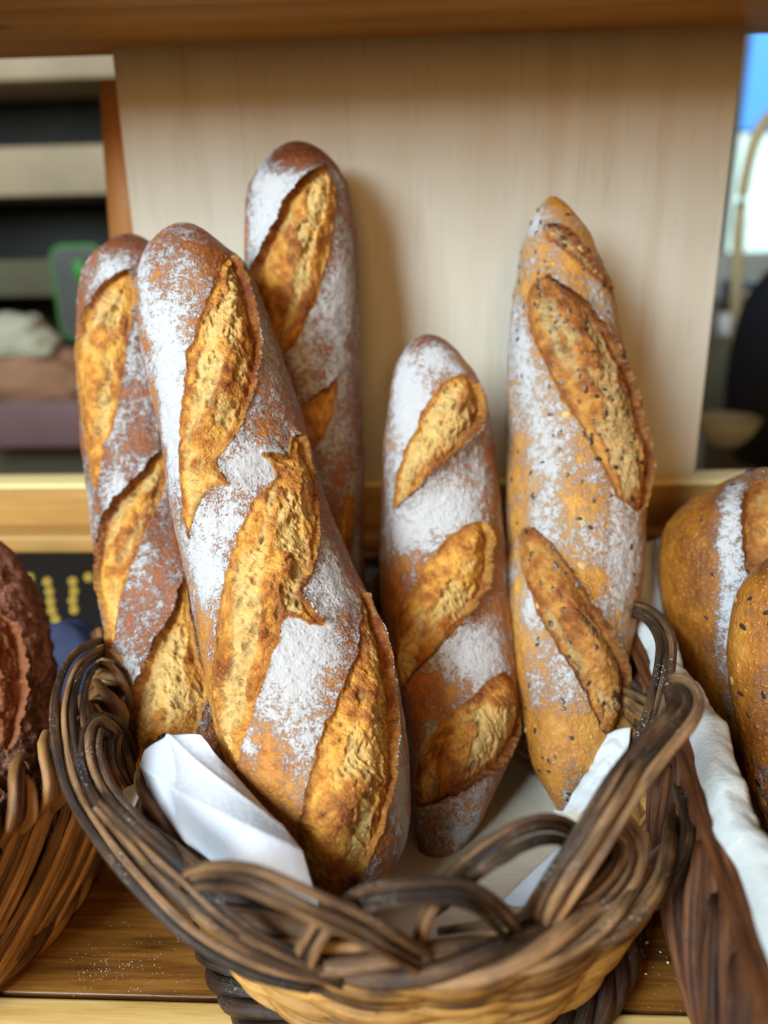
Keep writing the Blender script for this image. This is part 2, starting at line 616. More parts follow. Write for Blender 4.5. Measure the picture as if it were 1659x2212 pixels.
def bread(name, label, group, stations, cuts, res, mats, flour=0.5, blobs=(), bake=0.45, bakes=(), seed=1, lump=0.0012,
          category='bread', ear=(0.95, -0.3), rough=0.0, cutname='score'):
    st = np.array(stations, float)
    C = np.array([at(a, b, d) for a, b, w, d in st])
    rad = st[:, 2] / 2 * depth(C) / FPX
    seg = np.linalg.norm(np.diff(C, axis=0), axis=1)
    cum = np.concatenate([[0], np.cumsum(seg)])
    L = cum[-1]
    ns, nf = res
    s = np.linspace(0, 1, ns)
    s = s - 0.055 * np.sin(2 * math.pi * s) / 1.0 * 0.9     # closer rows at both ends
    s = (s - s[0]) / (s[-1] - s[0])
    # smooth centre line through the stations (uniform in arc length) and radius^2
    fine = catmull(C, 400)
    r2 = np.interp(np.linspace(0, L, 400), cum, rad ** 2)
    for _ in range(2):
        r2 = np.convolve(np.pad(r2, 11, 'edge'), np.ones(23) / 23, 'valid')
    tt = np.linspace(0, 1, 400)
    capl = rad.max() * 0.75 / L
    endp = np.sqrt(np.clip(1 - np.clip(1 - tt / capl, 0, 1) ** 2, 0, 1)) * np.sqrt(np.clip(1 - np.clip(1 - (1 - tt) / capl, 0, 1) ** 2, 0, 1))
    rr = np.sqrt(np.maximum(r2, 1e-9)) * endp
    P = np.stack([np.interp(s, tt, fine[:, k]) for k in range(3)], -1)
    r = np.interp(s, tt, rr)
    T = np.gradient(fine, axis=0)
    T = np.stack([np.interp(s, tt, T[:, k]) for k in range(3)], -1)
    T /= np.linalg.norm(T, axis=1)[:, None]
    c = CAMP - P
    c -= (c * T).sum(1)[:, None] * T
    c /= np.linalg.norm(c, axis=1)[:, None]
    side = np.cross(c, T)
    u = np.linspace(-1, 1, nf, endpoint=False)
    phi = math.pi * (0.66 * u + 0.34 * u ** 3)
    nrm = np.cos(phi)[None, :, None] * c[:, None] + np.sin(phi)[None, :, None] * side[:, None]
    G = P[:, None] + r[:, None, None] * nrm
    tanQ = -np.sin(phi)[None, :, None] * c[:, None] + np.cos(phi)[None, :, None] * side[:, None]
    S = np.broadcast_to((s * L)[:, None], (ns, nf)).astype(np.float32)
    rq = np.maximum(r, rad.max() * 0.35)
    Q = (phi[None] * rq[:, None]).astype(np.float32)
    # pixel -> (S, Q)
    fr = np.abs(phi) < R(84)
    sub = G[::3][:, fr][:, ::2]
    subpx = proj(sub).reshape(-1, 2)
    subS = S[::3][:, fr][:, ::2].ravel()
    subQ = Q[::3][:, fr][:, ::2].ravel()

    def to_sq(px):
        out = []
        for p in px:
            d = np.hypot(*(subpx - np.asarray(p, float)).T)
            i = int(d.argmin())
            q = subQ[i]
            if d[i] > 5:
                q += np.sign(q) * d[i] * depth(P.mean(0)) / FPX * 1.6
            out.append((subS[i], q))
        return np.array(out)

    X3 = G.astype(np.float32)
    disp = lump * 2 * (fbm(X3[..., 0] * 38, X3[..., 1] * 38, X3[..., 2] * 38, seed, 3) - 0.5)
    disp = disp + 0.0030 * (fbm(X3[..., 0] * 16 + 3, X3[..., 1] * 16, X3[..., 2] * 16, seed + 61, 2) - 0.5) * 2
    disp = disp + 0.0009 * (np.abs(fbm(X3[..., 0] * 90, X3[..., 1] * 90, X3[..., 2] * 60, seed + 63, 3) - 0.5) * 2 - 0.3)
    disp = disp + 0.00045 * 2 * (fbm(X3[..., 0] * 320, X3[..., 1] * 320, X3[..., 2] * 320, seed + 3, 3) - 0.5)
    if rough:
        f1, _ = worley2(S * 160, Q * 160, seed + 70)
        disp = disp + rough * (fbm(X3[..., 0] * 130, X3[..., 1] * 130, X3[..., 2] * 130, seed + 8, 4) - 0.5) * 2 + rough * 0.6 * (0.5 - f1)
    ts = np.zeros((ns, nf))
    tq = np.zeros((ns, nf))
    best = np.full((ns, nf), -9.0)
    lab = np.full((ns, nf), -1)
    earf = np.zeros((ns, nf))
    DS = np.broadcast_to((np.gradient(s) * L)[:, None], (ns, nf))
    DQ = np.abs(np.gradient(phi))[None] * r[:, None]
    sn0 = 0.6 * (DS + DQ)
    wob = (fbm(S * 230, Q * 230, S * 0, seed + 21, 4) - 0.5) * 0.0032
    for k, cut in enumerate(cuts):
        pts, eard = (cut['p'], cut.get('ear', ear)) if isinstance(cut, dict) else (cut, ear)
        lift = cut.get('lift', 0.0030) if isinstance(cut, dict) else 0.0026
        poly = chaikin(to_sq(pts), 2)
        lo, hi = poly.min(0) - 0.016, poly.max(0) + 0.016
        m = (S > lo[0]) & (S < hi[0]) & (Q > lo[1]) & (Q < hi[1])
        d, nS, nQ = poly_sdf(S[m], Q[m], poly)
        d = d + wob[m] + 0.0009
        e = np.clip(nQ * eard[0] + nS * eard[1], 0, 1) ** 1.2
        bm = best[m]
        w = d > bm
        lm = lab[m]
        sn = 0.52 * (np.abs(nS) * DS[m] + np.abs(nQ) * DQ[m]) + 0.00003
        lm[w & (d > sn)] = k
        lab[m] = lm
        em = earf[m]
        em[w] = e[w]
        earf[m] = em
        best[m] = np.where(w, d, bm)
        out = np.where(d < 0, np.exp(np.minimum(d, 0) / 0.0042), 0)
        liph = 0.0004 + lift * e * (0.55 + 0.9 * fbm(S[m] * 70, Q[m] * 70, S[m] * 0, seed + 15, 2))
        dd = disp[m] + np.where(d < sn0[m], np.exp(np.minimum(d, 0) / 0.0042), 0) * liph
        t_s, t_q = ts[m], tq[m]
        t_s = t_s - nS * np.where(d < 0, np.exp(d / 0.0022), 0) * 0.0008 * e
        t_q = t_q - nQ * np.where(d < 0, np.exp(d / 0.0022), 0) * 0.0008 * e
        ins = d > sn
        wdt = max(np.percentile(d[ins], 96), 0.002) if ins.any() else 0.002
        snap = np.abs(d) <= sn
        t_s = np.where(snap, t_s + nS * d, t_s)
        t_q = np.where(snap, t_q + nQ * d, t_q)
        # crumb surface
        p = np.maximum(d, 0)
        prof = min(0.0042, wdt * 0.34) * sstep(0, wdt, p) - (0.0008 + 0.0030 * e) * min(1.0, wdt / 0.006) * np.exp(-p / 0.0030)
        Sm, Qm = S[m], Q[m]
        axis = np.polyfit(poly[:, 0], poly[:, 1], 1)[0] if np.ptp(poly[:, 0]) > 1e-4 else 0
        an = math.atan(axis)
        al = Sm * math.cos(an) + Qm * math.sin(an)
        ac = -Sm * math.sin(an) + Qm * math.cos(an)
        z0 = al * 0
        mid = sstep(0.1, 0.55, p / wdt)
        rg = fbm(al * 55, ac * 80, z0, seed + 77, 3)
        med = fbm(al * 190, ac * 250, z0, seed + 78, 3)
        fn = fbm(al * 760, ac * 420, z0, seed + 79, 3)
        hp = sstep(0.52, 0.66, fbm(al * 46, ac * 110, z0 + 3, seed + 91 + k, 4) + 0.15 * mid - 0.08) * sstep(0.001, 0.004, p)
        wx_, wy_ = 1.3 * (fbm(al * 160, ac * 160, z0, seed + 5, 2) - 0.5), 1.3 * (fbm(al * 160, ac * 160, z0 + 7, seed + 6, 2) - 0.5)
        f1, v1 = worley2(al * 150 + wx_, ac * 260 + wy_, seed + 31 + k)
        f2, v2 = worley2(al * 330 + wx_, ac * 480 + wy_, seed + 51 + k)
        pit = (1 - sstep(0.10, 0.46, f1)) * (v1 < 0.05 + 0.33 * hp) + 0.7 * (1 - sstep(0.10, 0.42, f2)) * (v2 < 0.07 + 0.28 * hp)
        pit = np.clip(pit, 0, 1) * sstep(0.0012, 0.003, p)
        fib = np.abs(fbm(al * 900, ac * 120, z0, seed + 97, 3) - 0.5) * 2
        inn = sstep(0, 0.002, p)
        wv_ = 2.2 * fbm(al * 60, ac * 60, z0 + 11, seed + 12, 2)
        ra, rc = al * 0.87 - ac * 0.49, al * 0.49 + ac * 0.87
        stv = 1 - np.abs(fbm(ra * 300 + wv_, rc * 60, z0 + 5, seed + 98, 3) - 0.5) * 2
        strand = sstep(0.80, 0.97, stv) * inn * (0.35 + 0.65 * hp)
        prof = prof + (0.0032 * (rg - 0.5) + 0.0014 * (med - 0.5)) * inn + 0.0011 * (fn - 0.5) + 0.0007 * strand - 0.0014 * hp - 0.0016 * pit - 0.0008 * fib * hp
        wall = sstep(0.0002, 0.0019, p)
        prof = wall * prof + (1 - wall) * liph
        hole = hp
        rid = med
        disp[m] = np.where(ins & w, prof + disp[m] * 0.3, np.where(ins, disp[m], dd))
        ts[m], tq[m] = np.where(ins, ts[m], t_s), np.where(ins, tq[m], t_q)
        if k == 0:
            HOLE = np.zeros((ns, nf), np.float32)
            RID = np.zeros((ns, nf), np.float32)
            PIT = np.zeros((ns, nf), np.float32)
            STR = np.zeros((ns, nf), np.float32)
        HOLE[m] = np.where(ins & w, hole, HOLE[m])
        RID[m] = np.where(ins & w, 0.5 * rid + 0.5 * rg, RID[m])
        STR[m] = np.where(ins & w, strand, STR[m])
        PIT[m] = np.where(ins & w, np.clip(pit + 0.5 * fib * hp * (fib > 0.45), 0, 1), PIT[m])
    if not len(cuts):
        HOLE = RID = PIT = STR = np.zeros((ns, nf), np.float32)
    fade = sstep(0, 0.02, s * L) * sstep(0, 0.02, (1 - s) * L)
    Vv = G + nrm * (disp * np.maximum(fade, 0.15)[:, None])[..., None] + T[:, None] * (ts * fade[:, None])[..., None] + tanQ * (tq * fade[:, None])[..., None]
    # flour and bake maps
    fl = np.full((ns, nf), flour, np.float32)
    fl += 0.34 * (fbm(S * 26, Q * 70, S * 0, seed + 41, 4) - 0.5) * 2
    bk = np.full((ns, nf), bake, np.float32) + 0.25 * (fbm(S * 30, Q * 30, S * 0, seed + 47, 3) - 0.5) * 2
    for tgt, lst in ((fl, blobs), (bk, bakes)):
        for (px, py, rx, ry, a) in lst:
            q = to_sq([(px, py), (px, py + ry)])
            cS, cQ = q[0]
            k = depth(P.mean(0)) / FPX
            dd = ((S - cS) / (ry * k)) ** 2 + ((Q - cQ) / (rx * k)) ** 2
            tgt += a * np.exp(-dd * 1.2).astype(np.float32)
    lipz = (best < 0) & (best > -0.004)
    fl += np.where(lipz, 0.10 * earf * np.exp(best / 0.0030), 0)
    bk += np.where(best < 0, 0.20 * np.exp(np.minimum(best, 0) / 0.0025), 0)
    # faces
    i = np.arange(ns - 1)[:, None]
    j = np.arange(nf)[None]
    j2 = (j + 1) % nf
    F = np.stack([i * nf + j, i * nf + j2, (i + 1) * nf + j2, (i + 1) * nf + j], -1).reshape(-1, 4)
    bf = best.ravel()[F]
    lf = lab.ravel()[F]
    inside = (lf >= 0).sum(1) >= 1
    which = lf.max(1)
    base = P[-1]
    root = empty(name, base, label, category, group)
    Vf = Vv.reshape(-1, 3)
    at_ = dict(flour=fl.ravel(), bake=bk.ravel(), hole=HOLE.ravel(), pit=PIT.ravel(), strand=STR.ravel(), ridge=RID.ravel(),
               ed=np.clip(best.ravel() / 0.01, 0, 1), ear=(earf * np.exp(-np.maximum(best, 0) / 0.0045)).ravel())

    def sub_mesh(nm, sel, mat, keys):
        f = F[sel]
        used, inv = np.unique(f.ravel(), return_inverse=True)
        return mesh_np(nm, Vf[used], inv.reshape(-1, 4), mat, root, True, {q: at_[q][used] for q in keys})
    sub_mesh('crust', ~inside, M[mats[0]], ('flour', 'bake'))
    for k in range(len(cuts)):
        sel = inside & (which == k)
        if sel.sum() > 4:
            sub_mesh(cutname, sel, M[mats[1]], ('hole', 'pit', 'strand', 'ridge', 'ed', 'ear'))
    return dict(root=root, V=Vv, N=nrm, lab=lab, T=T, phi=phi, r=r, ns=ns, nf=nf)


def grains(b, n, seed, frac_pale=0.25, size=(0.0023, 0.0012, 0.0006), in_cut=False):
    """individual seeds pressed into the crust"""
    rs = np.random.RandomState(seed)
    nf, ns = b['nf'], b['ns']
    cand = np.where(np.abs(b['phi']) < R(88))[0]
    a = np.linspace(0, 2 * math.pi, 8, endpoint=False)
    V = [(0, 0, 1)] + [(math.cos(t) * .8, math.sin(t) * .8, .6) for t in a] + [(math.cos(t), math.sin(t), -.3) for t in a]
    F = [(0, 1 + k, 1 + (k + 1) % 8) for k in range(8)]
    F2 = []
    for k in range(8):
        q = (1 + k, 9 + k, 9 + (k + 1) % 8, 1 + (k + 1) % 8)
        F2 += [(q[0], q[1], q[2]), (q[0], q[2], q[3])]
    protos = {}
    for k in range(n):
        i = rs.randint(int(ns * 0.03), int(ns * 0.97))
        j = int(rs.choice(cand))
        while in_cut and b['lab'][i, j] < 0:
            i, j = rs.randint(int(ns * 0.05), int(ns * 0.95)), int(rs.choice(cand))
        p = b['V'][i, j]
        nn = Vector(b['N'][i, j])
        pale = rs.rand() < frac_pale
        if pale not in protos:
            me = bpy.data.meshes.new('oat_flake' if pale else 'seed')
            me.from_pydata(V, [], F + F2)
            for pl in me.polygons:
                pl.use_smooth = True
            me.materials.append(M['flake' if pale else 'seed'])
            protos[pale] = me
        o = bpy.data.objects.new('oat_flake' if pale else 'seed', protos[pale])
        COL.objects.link(o)
        o.parent = b['root']
        o.location = Vector(p) - nn * 0.0001 - b['root'].location
        q = nn.to_track_quat('Z', 'X')
        o.rotation_euler = (q @ Matrix.Rotation(rs.rand() * 6.28, 3, 'Z').to_quaternion()).to_euler()
        f = rs.uniform(0.75, 1.25) * (1.25 if pale else 1)
        o.scale = (size[0] * f, size[1] * f * (1.5 if pale else 1), size[2])


def structure(o):
    return tag(o, kind='structure')


# ------------------------------------------------------------------ the shelf unit (setting)
PY = 0.50
pxl = (at(243, 130, PY)[0] + at(284, 480, PY)[0]) / 2
pxr = (at(1603, 120, PY)[0] + at(1506, 990, PY)[0]) / 2
z_up = at(829, 80, PY)[2]
z_rail = at(829, 1043, 0.484)[2]
structure(box('back_panel', pxl, pxr, PY, PY + 0.016, z_rail - 0.004, z_up + 0.004, M['panel'], bevel=0.0012))
structure(box('upper_shelf', -1.1, 1.0, 0.330, PY + 0.022, z_up, z_up + 0.028, M['upper'], bevel=0.0015))
rail = structure(box('back_rail', -1.1, 1.0, 0.486, 0.508, z_rail - 0.032, z_rail - 0.0035, M['rail'], bevel=0.001))
structure(box('rail_edge', -1.1, 1.0, 0.484, 0.511, z_rail - 0.0032, z_rail, M['railtop'], bevel=0.0008))
zl = at(100, 1150, 0.47)[2]
structure(box('lower_ledge', -1.1, 1.0, 0.462, 0.49, zl - 0.012, zl, M['rail'], bevel=0.002))
fl_root = bpy.data.objects.new('shelf_floor', None)
COL.objects.link(fl_root)
structure(fl_root)
for y0, y1 in ((0.2335, 0.3535), (0.355, 0.455), (0.4565, 0.50)):
    box('plank', -1.1, 1.0, y0, y1, -0.022, 0.0, M['floor'], fl_root, bevel=0.0012)
structure(box('shelf_lip', -1.1, 1.0, 0.205, 0.2305, -0.03, 0.002, M['lip'], bevel=0.002))
M['recess'] = simple('dark_gap_shade', (0.012, 0.008, 0.006), 0.8, 0.3, 20)
structure(box('gap_backdrop', -1.6, 1.2, 0.86, 0.88, -0.6, -0.02, M['recess']))  # near-black sheet behind the open gap, its darkness is painted shade

# ------------------------------------------------------------------ the five baguettes in the middle basket
A1 = [(487, 553), (467, 603), (440, 667), (422, 732), (407, 761), (400, 826), (392, 885), (390, 960), (388, 1034), (392, 1092), (402, 1150), (409, 1168),
      (417, 1131), (427, 1092), (437, 1069), (452, 1039), (474, 1044), (496, 1050), (484, 1032), (464, 1009), (477, 980), (506, 945), (531, 895), (551, 816),
      (556, 756), (546, 687), (526, 617), (506, 558)]
A2 = [(635, 935), (655, 965), (675, 1014), (688, 1072), (690, 1141), (680, 1201), (660, 1256), (645, 1282), (662, 1304), (682, 1330), (698, 1354), (680, 1346),
      (650, 1332), (611, 1327), (598, 1380), (576, 1439), (559, 1499), (546, 1558), (526, 1613), (512, 1670), (500, 1640), (477, 1588), (464, 1518), (463, 1419),
      (472, 1320), (492, 1221), (521, 1136), (546, 1080), (571, 1066), (600, 1030), (604, 1015), (584, 992), (562, 978), (592, 982), (630, 1000), (632, 965)]
A3 = [(779, 1278), (799, 1330), (819, 1389), (834, 1464), (846, 1538), (852, 1603), (848, 1687), (832, 1751), (815, 1810), (785, 1876), (750, 1930), (715, 1945),
      (675, 1916), (655, 1866), (643, 1816), (650, 1761), (668, 1690), (692, 1605), (715, 1548), (735, 1509), (754, 1449), (769, 1389), (778, 1335)]
GB = 'baguettes standing in the middle basket'
brA = bread('baguette', 'large floured baguette in front with three long golden cuts', GB,
            [(392, 482, 165, 0.402), (405, 570, 228, 0.398), (437, 690, 272, 0.388), (487, 880, 300, 0.368), (535, 1072, 326, 0.345),
             (597, 1290, 372, 0.318), (648, 1450, 392, 0.297), (690, 1630, 384, 0.275), (740, 1780, 330, 0.258), (775, 1900, 220, 0.245), (790, 1965, 120, 0.240)],
            [dict(p=A1, ear=(0.95, -0.15)), dict(p=A2, ear=(0.8, -0.55)), dict(p=A3, ear=(1.0, -0.1))],
            (640, 380), ('crust', 'crumb'), flour=0.47,
            blobs=[(345, 700, 60, 160, .32), (365, 860, 50, 110, .50), (370, 980, 50, 110, .45), (325, 600, 40, 60, -.12), (420, 540, 70, 40, -.10), (470, 540, 40, 60, -.25),
                   (540, 1010, 80, 45, .62), (480, 1110, 60, 60, .50), (440, 1230, 45, 90, .55), (425, 1370, 40, 80, -.30), (470, 1560, 60, 160, -.45), (600, 860, 40, 90, .18),
                   (650, 1380, 60, 60, .60), (700, 1300, 60, 70, .32), (660, 1500, 60, 90, .22), (545, 1600, 22, 45, .45), (610, 1620, 80, 90, -.08), (590, 1730, 80, 90, -.20),
                   (650, 1650, 26, 130, .30), (720, 1230, 60, 70, .22), (880, 1750, 40, 170, .42), (700, 1100, 50, 140, .10), (560, 720, 40, 120, .12)],
            bake=0.52, bakes=[(400, 500, 160, 90, .40), (520, 560, 60, 100, .35), (440, 1400, 60, 300, -.30), (600, 1650, 200, 200, -.26), (640, 900, 60, 250, .15)], seed=11)

B1 = [(696, 358), (722, 393), (724, 441), (716, 496), (708, 552), (692, 623), (660, 703), (617, 774), (600, 742), (581, 679), (557, 631), (553, 584), (569, 548),
      (589, 504), (609, 465), (621, 433), (640, 405), (668, 373)]
B2 = [(728, 812), (684, 853), (644, 877), (610, 900), (600, 980), (640, 1010), (680, 968), (704, 925), (722, 885), (730, 841)]
B3 = [(752, 1065), (738, 1090), (728, 1160), (735, 1260), (750, 1200), (757, 1120)]
bread('baguette', 'tallest baguette at the back with white floured shoulder, touching the wooden panel', GB,
      [(640, 306, 150, 0.462), (645, 380, 214, 0.460), (648, 480, 246, 0.457), (650, 650, 256, 0.450), (652, 850, 258, 0.440), (656, 1050, 260, 0.428),
       (662, 1300, 262, 0.408), (670, 1500, 240, 0.390), (676, 1620, 160, 0.380)],
      [dict(p=B1, ear=(-0.75, -0.65), lift=.0045), dict(p=B2, ear=(-0.6, -0.8)), B3], (430, 250), ('crust_deep', 'crumb'), flour=0.48,
      blobs=[(570, 480, 60, 110, .80), (620, 390, 70, 40, .30), (650, 330, 90, 30, -.35), (745, 700, 40, 240, .22), (700, 700, 60, 90, .15), (660, 830, 60, 60, .05), (750, 1050, 50, 160, .15)],
      bake=0.60, bakes=[(650, 310, 200, 60, .45)], seed=23)

C1 = [(968, 819), (997, 808), (1022, 826), (1033, 866), (1029, 909), (1008, 948), (975, 988), (939, 1024), (900, 1067), (855, 1114), (851, 1074), (857, 1031),
      (871, 981), (900, 930), (914, 887), (936, 851)]
C2 = [(1043, 1121), (1054, 1164), (1054, 1214), (1047, 1261), (1025, 1297), (997, 1344), (957, 1390), (918, 1437), (885, 1481), (866, 1490), (849, 1441), (846, 1387),
      (860, 1333), (885, 1279), (910, 1232), (939, 1196), (975, 1157), (1011, 1135)]
C3 = [(1090, 1450), (1112, 1493), (1117, 1552), (1101, 1605), (1069, 1654), (1010, 1697), (951, 1734), (908, 1750), (897, 1713), (902, 1654), (929, 1595), (977, 1541),
      (1026, 1498), (1069, 1460)]
bread('baguette', 'shorter floured baguette in the middle with wide diagonal cuts', GB,
      [(918, 722, 130, 0.425), (930, 800, 182, 0.422), (944, 900, 222, 0.416), (948, 1000, 250, 0.408), (952, 1150, 272, 0.394), (958, 1300, 286, 0.377),
       (978, 1450, 276, 0.356), (988, 1570, 244, 0.338), (972, 1700, 176, 0.315), (950, 1810, 112, 0.298), (936, 1890, 62, 0.286), (929, 1936, 30, 0.279)],
      [dict(p=C1, ear=(0.75, 0.6), lift=.0062), dict(p=C2, ear=(0.85, 0.4), lift=.0055), dict(p=C3, ear=(0.5, 0.85))], (500, 280), ('crust', 'crumb'), flour=0.46,
      blobs=[(870, 870, 50, 150, .55), (950, 760, 70, 40, .28), (920, 735, 70, 25, -.30), (960, 1090, 90, 70, .62), (880, 1150, 60, 50, .45), (850, 1290, 50, 90, -.40), (1040, 1010, 40, 80, .15),
             (1010, 1400, 90, 60, .42), (890, 1580, 50, 70, -.32), (900, 1470, 60, 40, -.1), (1000, 1780, 60, 60, .25), (930, 1830, 40, 60, -.1), (1060, 1360, 40, 70, .1)],
      bake=0.42, bakes=[(920, 730, 120, 70, .45), (860, 1300, 60, 120, -.12), (930, 1600, 120, 120, -.05)], seed=37)

D0 = [(1174, 481), (1230, 503), (1271, 548), (1300, 592), (1323, 629), (1308, 622), (1278, 592), (1245, 559), (1211, 533), (1181, 514)]
D1 = [(1185, 592), (1219, 622), (1256, 655), (1293, 700), (1323, 741), (1345, 789), (1367, 853), (1386, 916), (1396, 979), (1396, 1046), (1380, 1113), (1356, 1091),
      (1330, 1061), (1308, 1016), (1282, 964), (1245, 905), (1219, 864), (1193, 804), (1166, 752), (1152, 700), (1144, 655), (1152, 615)]
D2 = [(1151, 1131), (1121, 1148), (1125, 1196), (1138, 1247), (1165, 1312), (1192, 1375), (1235, 1439), (1267, 1503), (1284, 1552), (1305, 1584), (1334, 1579),
      (1348, 1493), (1335, 1412), (1305, 1353), (1273, 1299), (1241, 1252), (1215, 1204), (1181, 1157)]
brD = bread('seeded_baguette', 'pointed seeded baguette on the right, lightly floured, leaning on the panel', GB,
            [(1190, 424, 70, 0.448), (1196, 480, 126, 0.446), (1205, 560, 172, 0.443), (1218, 660, 216, 0.438), (1226, 800, 258, 0.430), (1240, 950, 298, 0.420),
             (1240, 1100, 300, 0.402), (1232, 1300, 278, 0.376), (1230, 1430, 252, 0.357), (1231, 1550, 214, 0.339), (1226, 1640, 164, 0.325), (1222, 1710, 102, 0.315), (1219, 1762, 46, 0.308)],
            [dict(p=D0, ear=(0.6, -0.8)), dict(p=D1, ear=(0.9, -0.45), lift=.0042), dict(p=D2, ear=(0.9, -0.4))], (560, 290), ('crust_seed', 'crumb_seed'), flour=0.40,
            blobs=[(1130, 800, 50, 150, .30), (1180, 930, 60, 90, .25), (1290, 640, 40, 60, .35), (1200, 1010, 80, 80, .20), (1290, 1160, 80, 80, .36), (1340, 1260, 40, 130, .40), (1110, 1000, 40, 120, -.15),
                   (1150, 1290, 30, 60, .42), (1230, 1480, 26, 70, .40), (1180, 1600, 120, 90, -.40), (1120, 1450, 40, 90, -.20), (1230, 1720, 40, 25, .25), (1150, 480, 40, 30, .3), (1195, 435, 50, 25, -.3),
                   (1270, 1400, 40, 80, .1)],
            bake=0.36, bakes=[(1200, 430, 100, 40, .30), (1190, 1660, 100, 90, .22), (1215, 1740, 80, 30, .30), (1130, 1100, 60, 300, -.14), (1320, 1150, 60, 150, .2)], seed=53)
grains(brD, 110, 5, 0.06, (0.0018, 0.0010, 0.0004))
grains(brD, 70, 6, 0.0, (0.0020, 0.0012, 0.0005), True)

E1 = [(284, 584), (256, 590), (228, 621), (203, 659), (185, 690), (172, 745), (171, 801), (178, 845), (185, 916), (200, 1009), (212, 1055), (220, 1040), (226, 950),
      (240, 944), (250, 885), (262, 823), (271, 761), (281, 683), (289, 640)]
E2 = [(345, 975), (309, 1018), (278, 1055), (253, 1089), (234, 1127), (224, 1171), (220, 1231), (224, 1290), (233, 1359), (242, 1409), (247, 1365), (257, 1305),
      (272, 1264), (290, 1222), (304, 1174), (319, 1133), (334, 1097), (355, 1034), (352, 993)]
E3 = [(400, 1252), (385, 1287), (367, 1344), (343, 1383), (316, 1448), (296, 1493), (287, 1543), (284, 1603), (290, 1690), (330, 1720), (373, 1680), (420, 1590), (434, 1537),
      (441, 1493), (428, 1454), (414, 1344)]
bread('baguette', 'dark floured baguette on the far left, half hidden behind the front one', GB,
      [(282, 505, 120, 0.448), (284, 580, 190, 0.444), (288, 700, 226, 0.436), (300, 850, 244, 0.425), (318, 1000, 252, 0.410), (340, 1150, 258, 0.392), (362, 1300, 264, 0.364),
       (388, 1450, 266, 0.336), (410, 1600, 260, 0.311), (428, 1720, 220, 0.292), (442, 1830, 130, 0.276)],
      [dict(p=E1, ear=(0.1, -1.0)), dict(p=E2, ear=(-0.7, -0.7)), dict(p=E3, ear=(-0.9, -0.4))], (480, 260), ('crust_deep', 'crumb'), flour=0.47,
      blobs=[(235, 590, 40, 60, .30), (280, 520, 60, 30, -.10), (290, 820, 40, 160, .12), (310, 950, 40, 80, .05), (300, 1300, 50, 120, .12), (270, 1430, 40, 100, .20), (375, 1180, 60, 80, -.14), (470, 1600, 40, 90, -.15),
             (250, 1080, 30, 60, .3), (262, 1580, 20, 120, .45)],
      bake=0.66, bakes=[(290, 520, 100, 60, .3)], seed=71)

# ------------------------------------------------------------------ loaves in the neighbouring baskets
R1 = [(1618, 1035), (1608, 1100), (1612, 1190), (1635, 1300), (1690, 1330), (1760, 1240), (1760, 1080), (1700, 980)]
brR = bread('seeded_loaf', 'golden seeded loaf with a floured ridge, rear loaf of the right basket', 'loaves in the right basket',
            [(1655, 1010, 120, 0.400), (1648, 1075, 270, 0.394), (1640, 1180, 400, 0.385), (1652, 1300, 410, 0.373), (1675, 1430, 372, 0.358), (1715, 1560, 330, 0.342),
             (1755, 1680, 260, 0.328), (1790, 1800, 150, 0.315)],
            [dict(p=R1, ear=(-0.9, 0.1))], (300, 240), ('crust_brown', 'crumb_seed'), flour=0.12,
            blobs=[(1580, 1080, 40, 110, .45), (1575, 1220, 40, 130, .50), (1580, 1380, 40, 120, .45), (1610, 1560, 50, 120, .45), (1470, 1200, 60, 250, -.2)],
            bake=0.60, bakes=[(1560, 1100, 60, 200, .25), (1650, 1680, 150, 100, .3), (1440, 1300, 40, 160, -.2)], seed=83)
grains(brR, 40, 9, 0.05, (0.0019, 0.0011, 0.0004))
brR2 = bread('seeded_loaf', 'glossy seeded loaf nearest the right edge of the picture', 'loaves in the right basket',
             [(1690, 1195, 110, 0.318), (1695, 1260, 180, 0.315), (1702, 1360, 240, 0.310), (1716, 1480, 262, 0.302), (1738, 1620, 262, 0.292), (1765, 1760, 220, 0.282), (1790, 1860, 130, 0.274)],
             [], (260, 220), ('crust_brown', 'crumb_seed'), flour=0.05, blobs=[(1640, 1690, 30, 70, .5)], bake=0.58, bakes=[(1600, 1420, 40, 160, -.3), (1650, 1220, 60, 60, .3)], seed=91)
grains(brR2, 42, 13, 0.22, (0.0021, 0.0012, 0.0005))
L1 = [(-40, 1300), (20, 1330), (50, 1420), (40, 1560), (20, 1640), (-30, 1600), (-60, 1450)]
bread('rye_loaf', 'dark rough rye loaf in the left basket', None,
      [(-20, 1160, 80, 0.365), (-25, 1220, 150, 0.362), (-30, 1340, 236, 0.352), (-28, 1470, 282, 0.338), (-25, 1600, 284, 0.322), (-20, 1720, 240, 0.306), (-15, 1830, 150, 0.292)],
      [dict(p=L1, ear=(0.9, 0.0))], (300, 220), ('crust_rye', 'crust_rye'), flour=0.50, bake=0.50, seed=97, lump=0.003, rough=0.0030, cutname='crack')

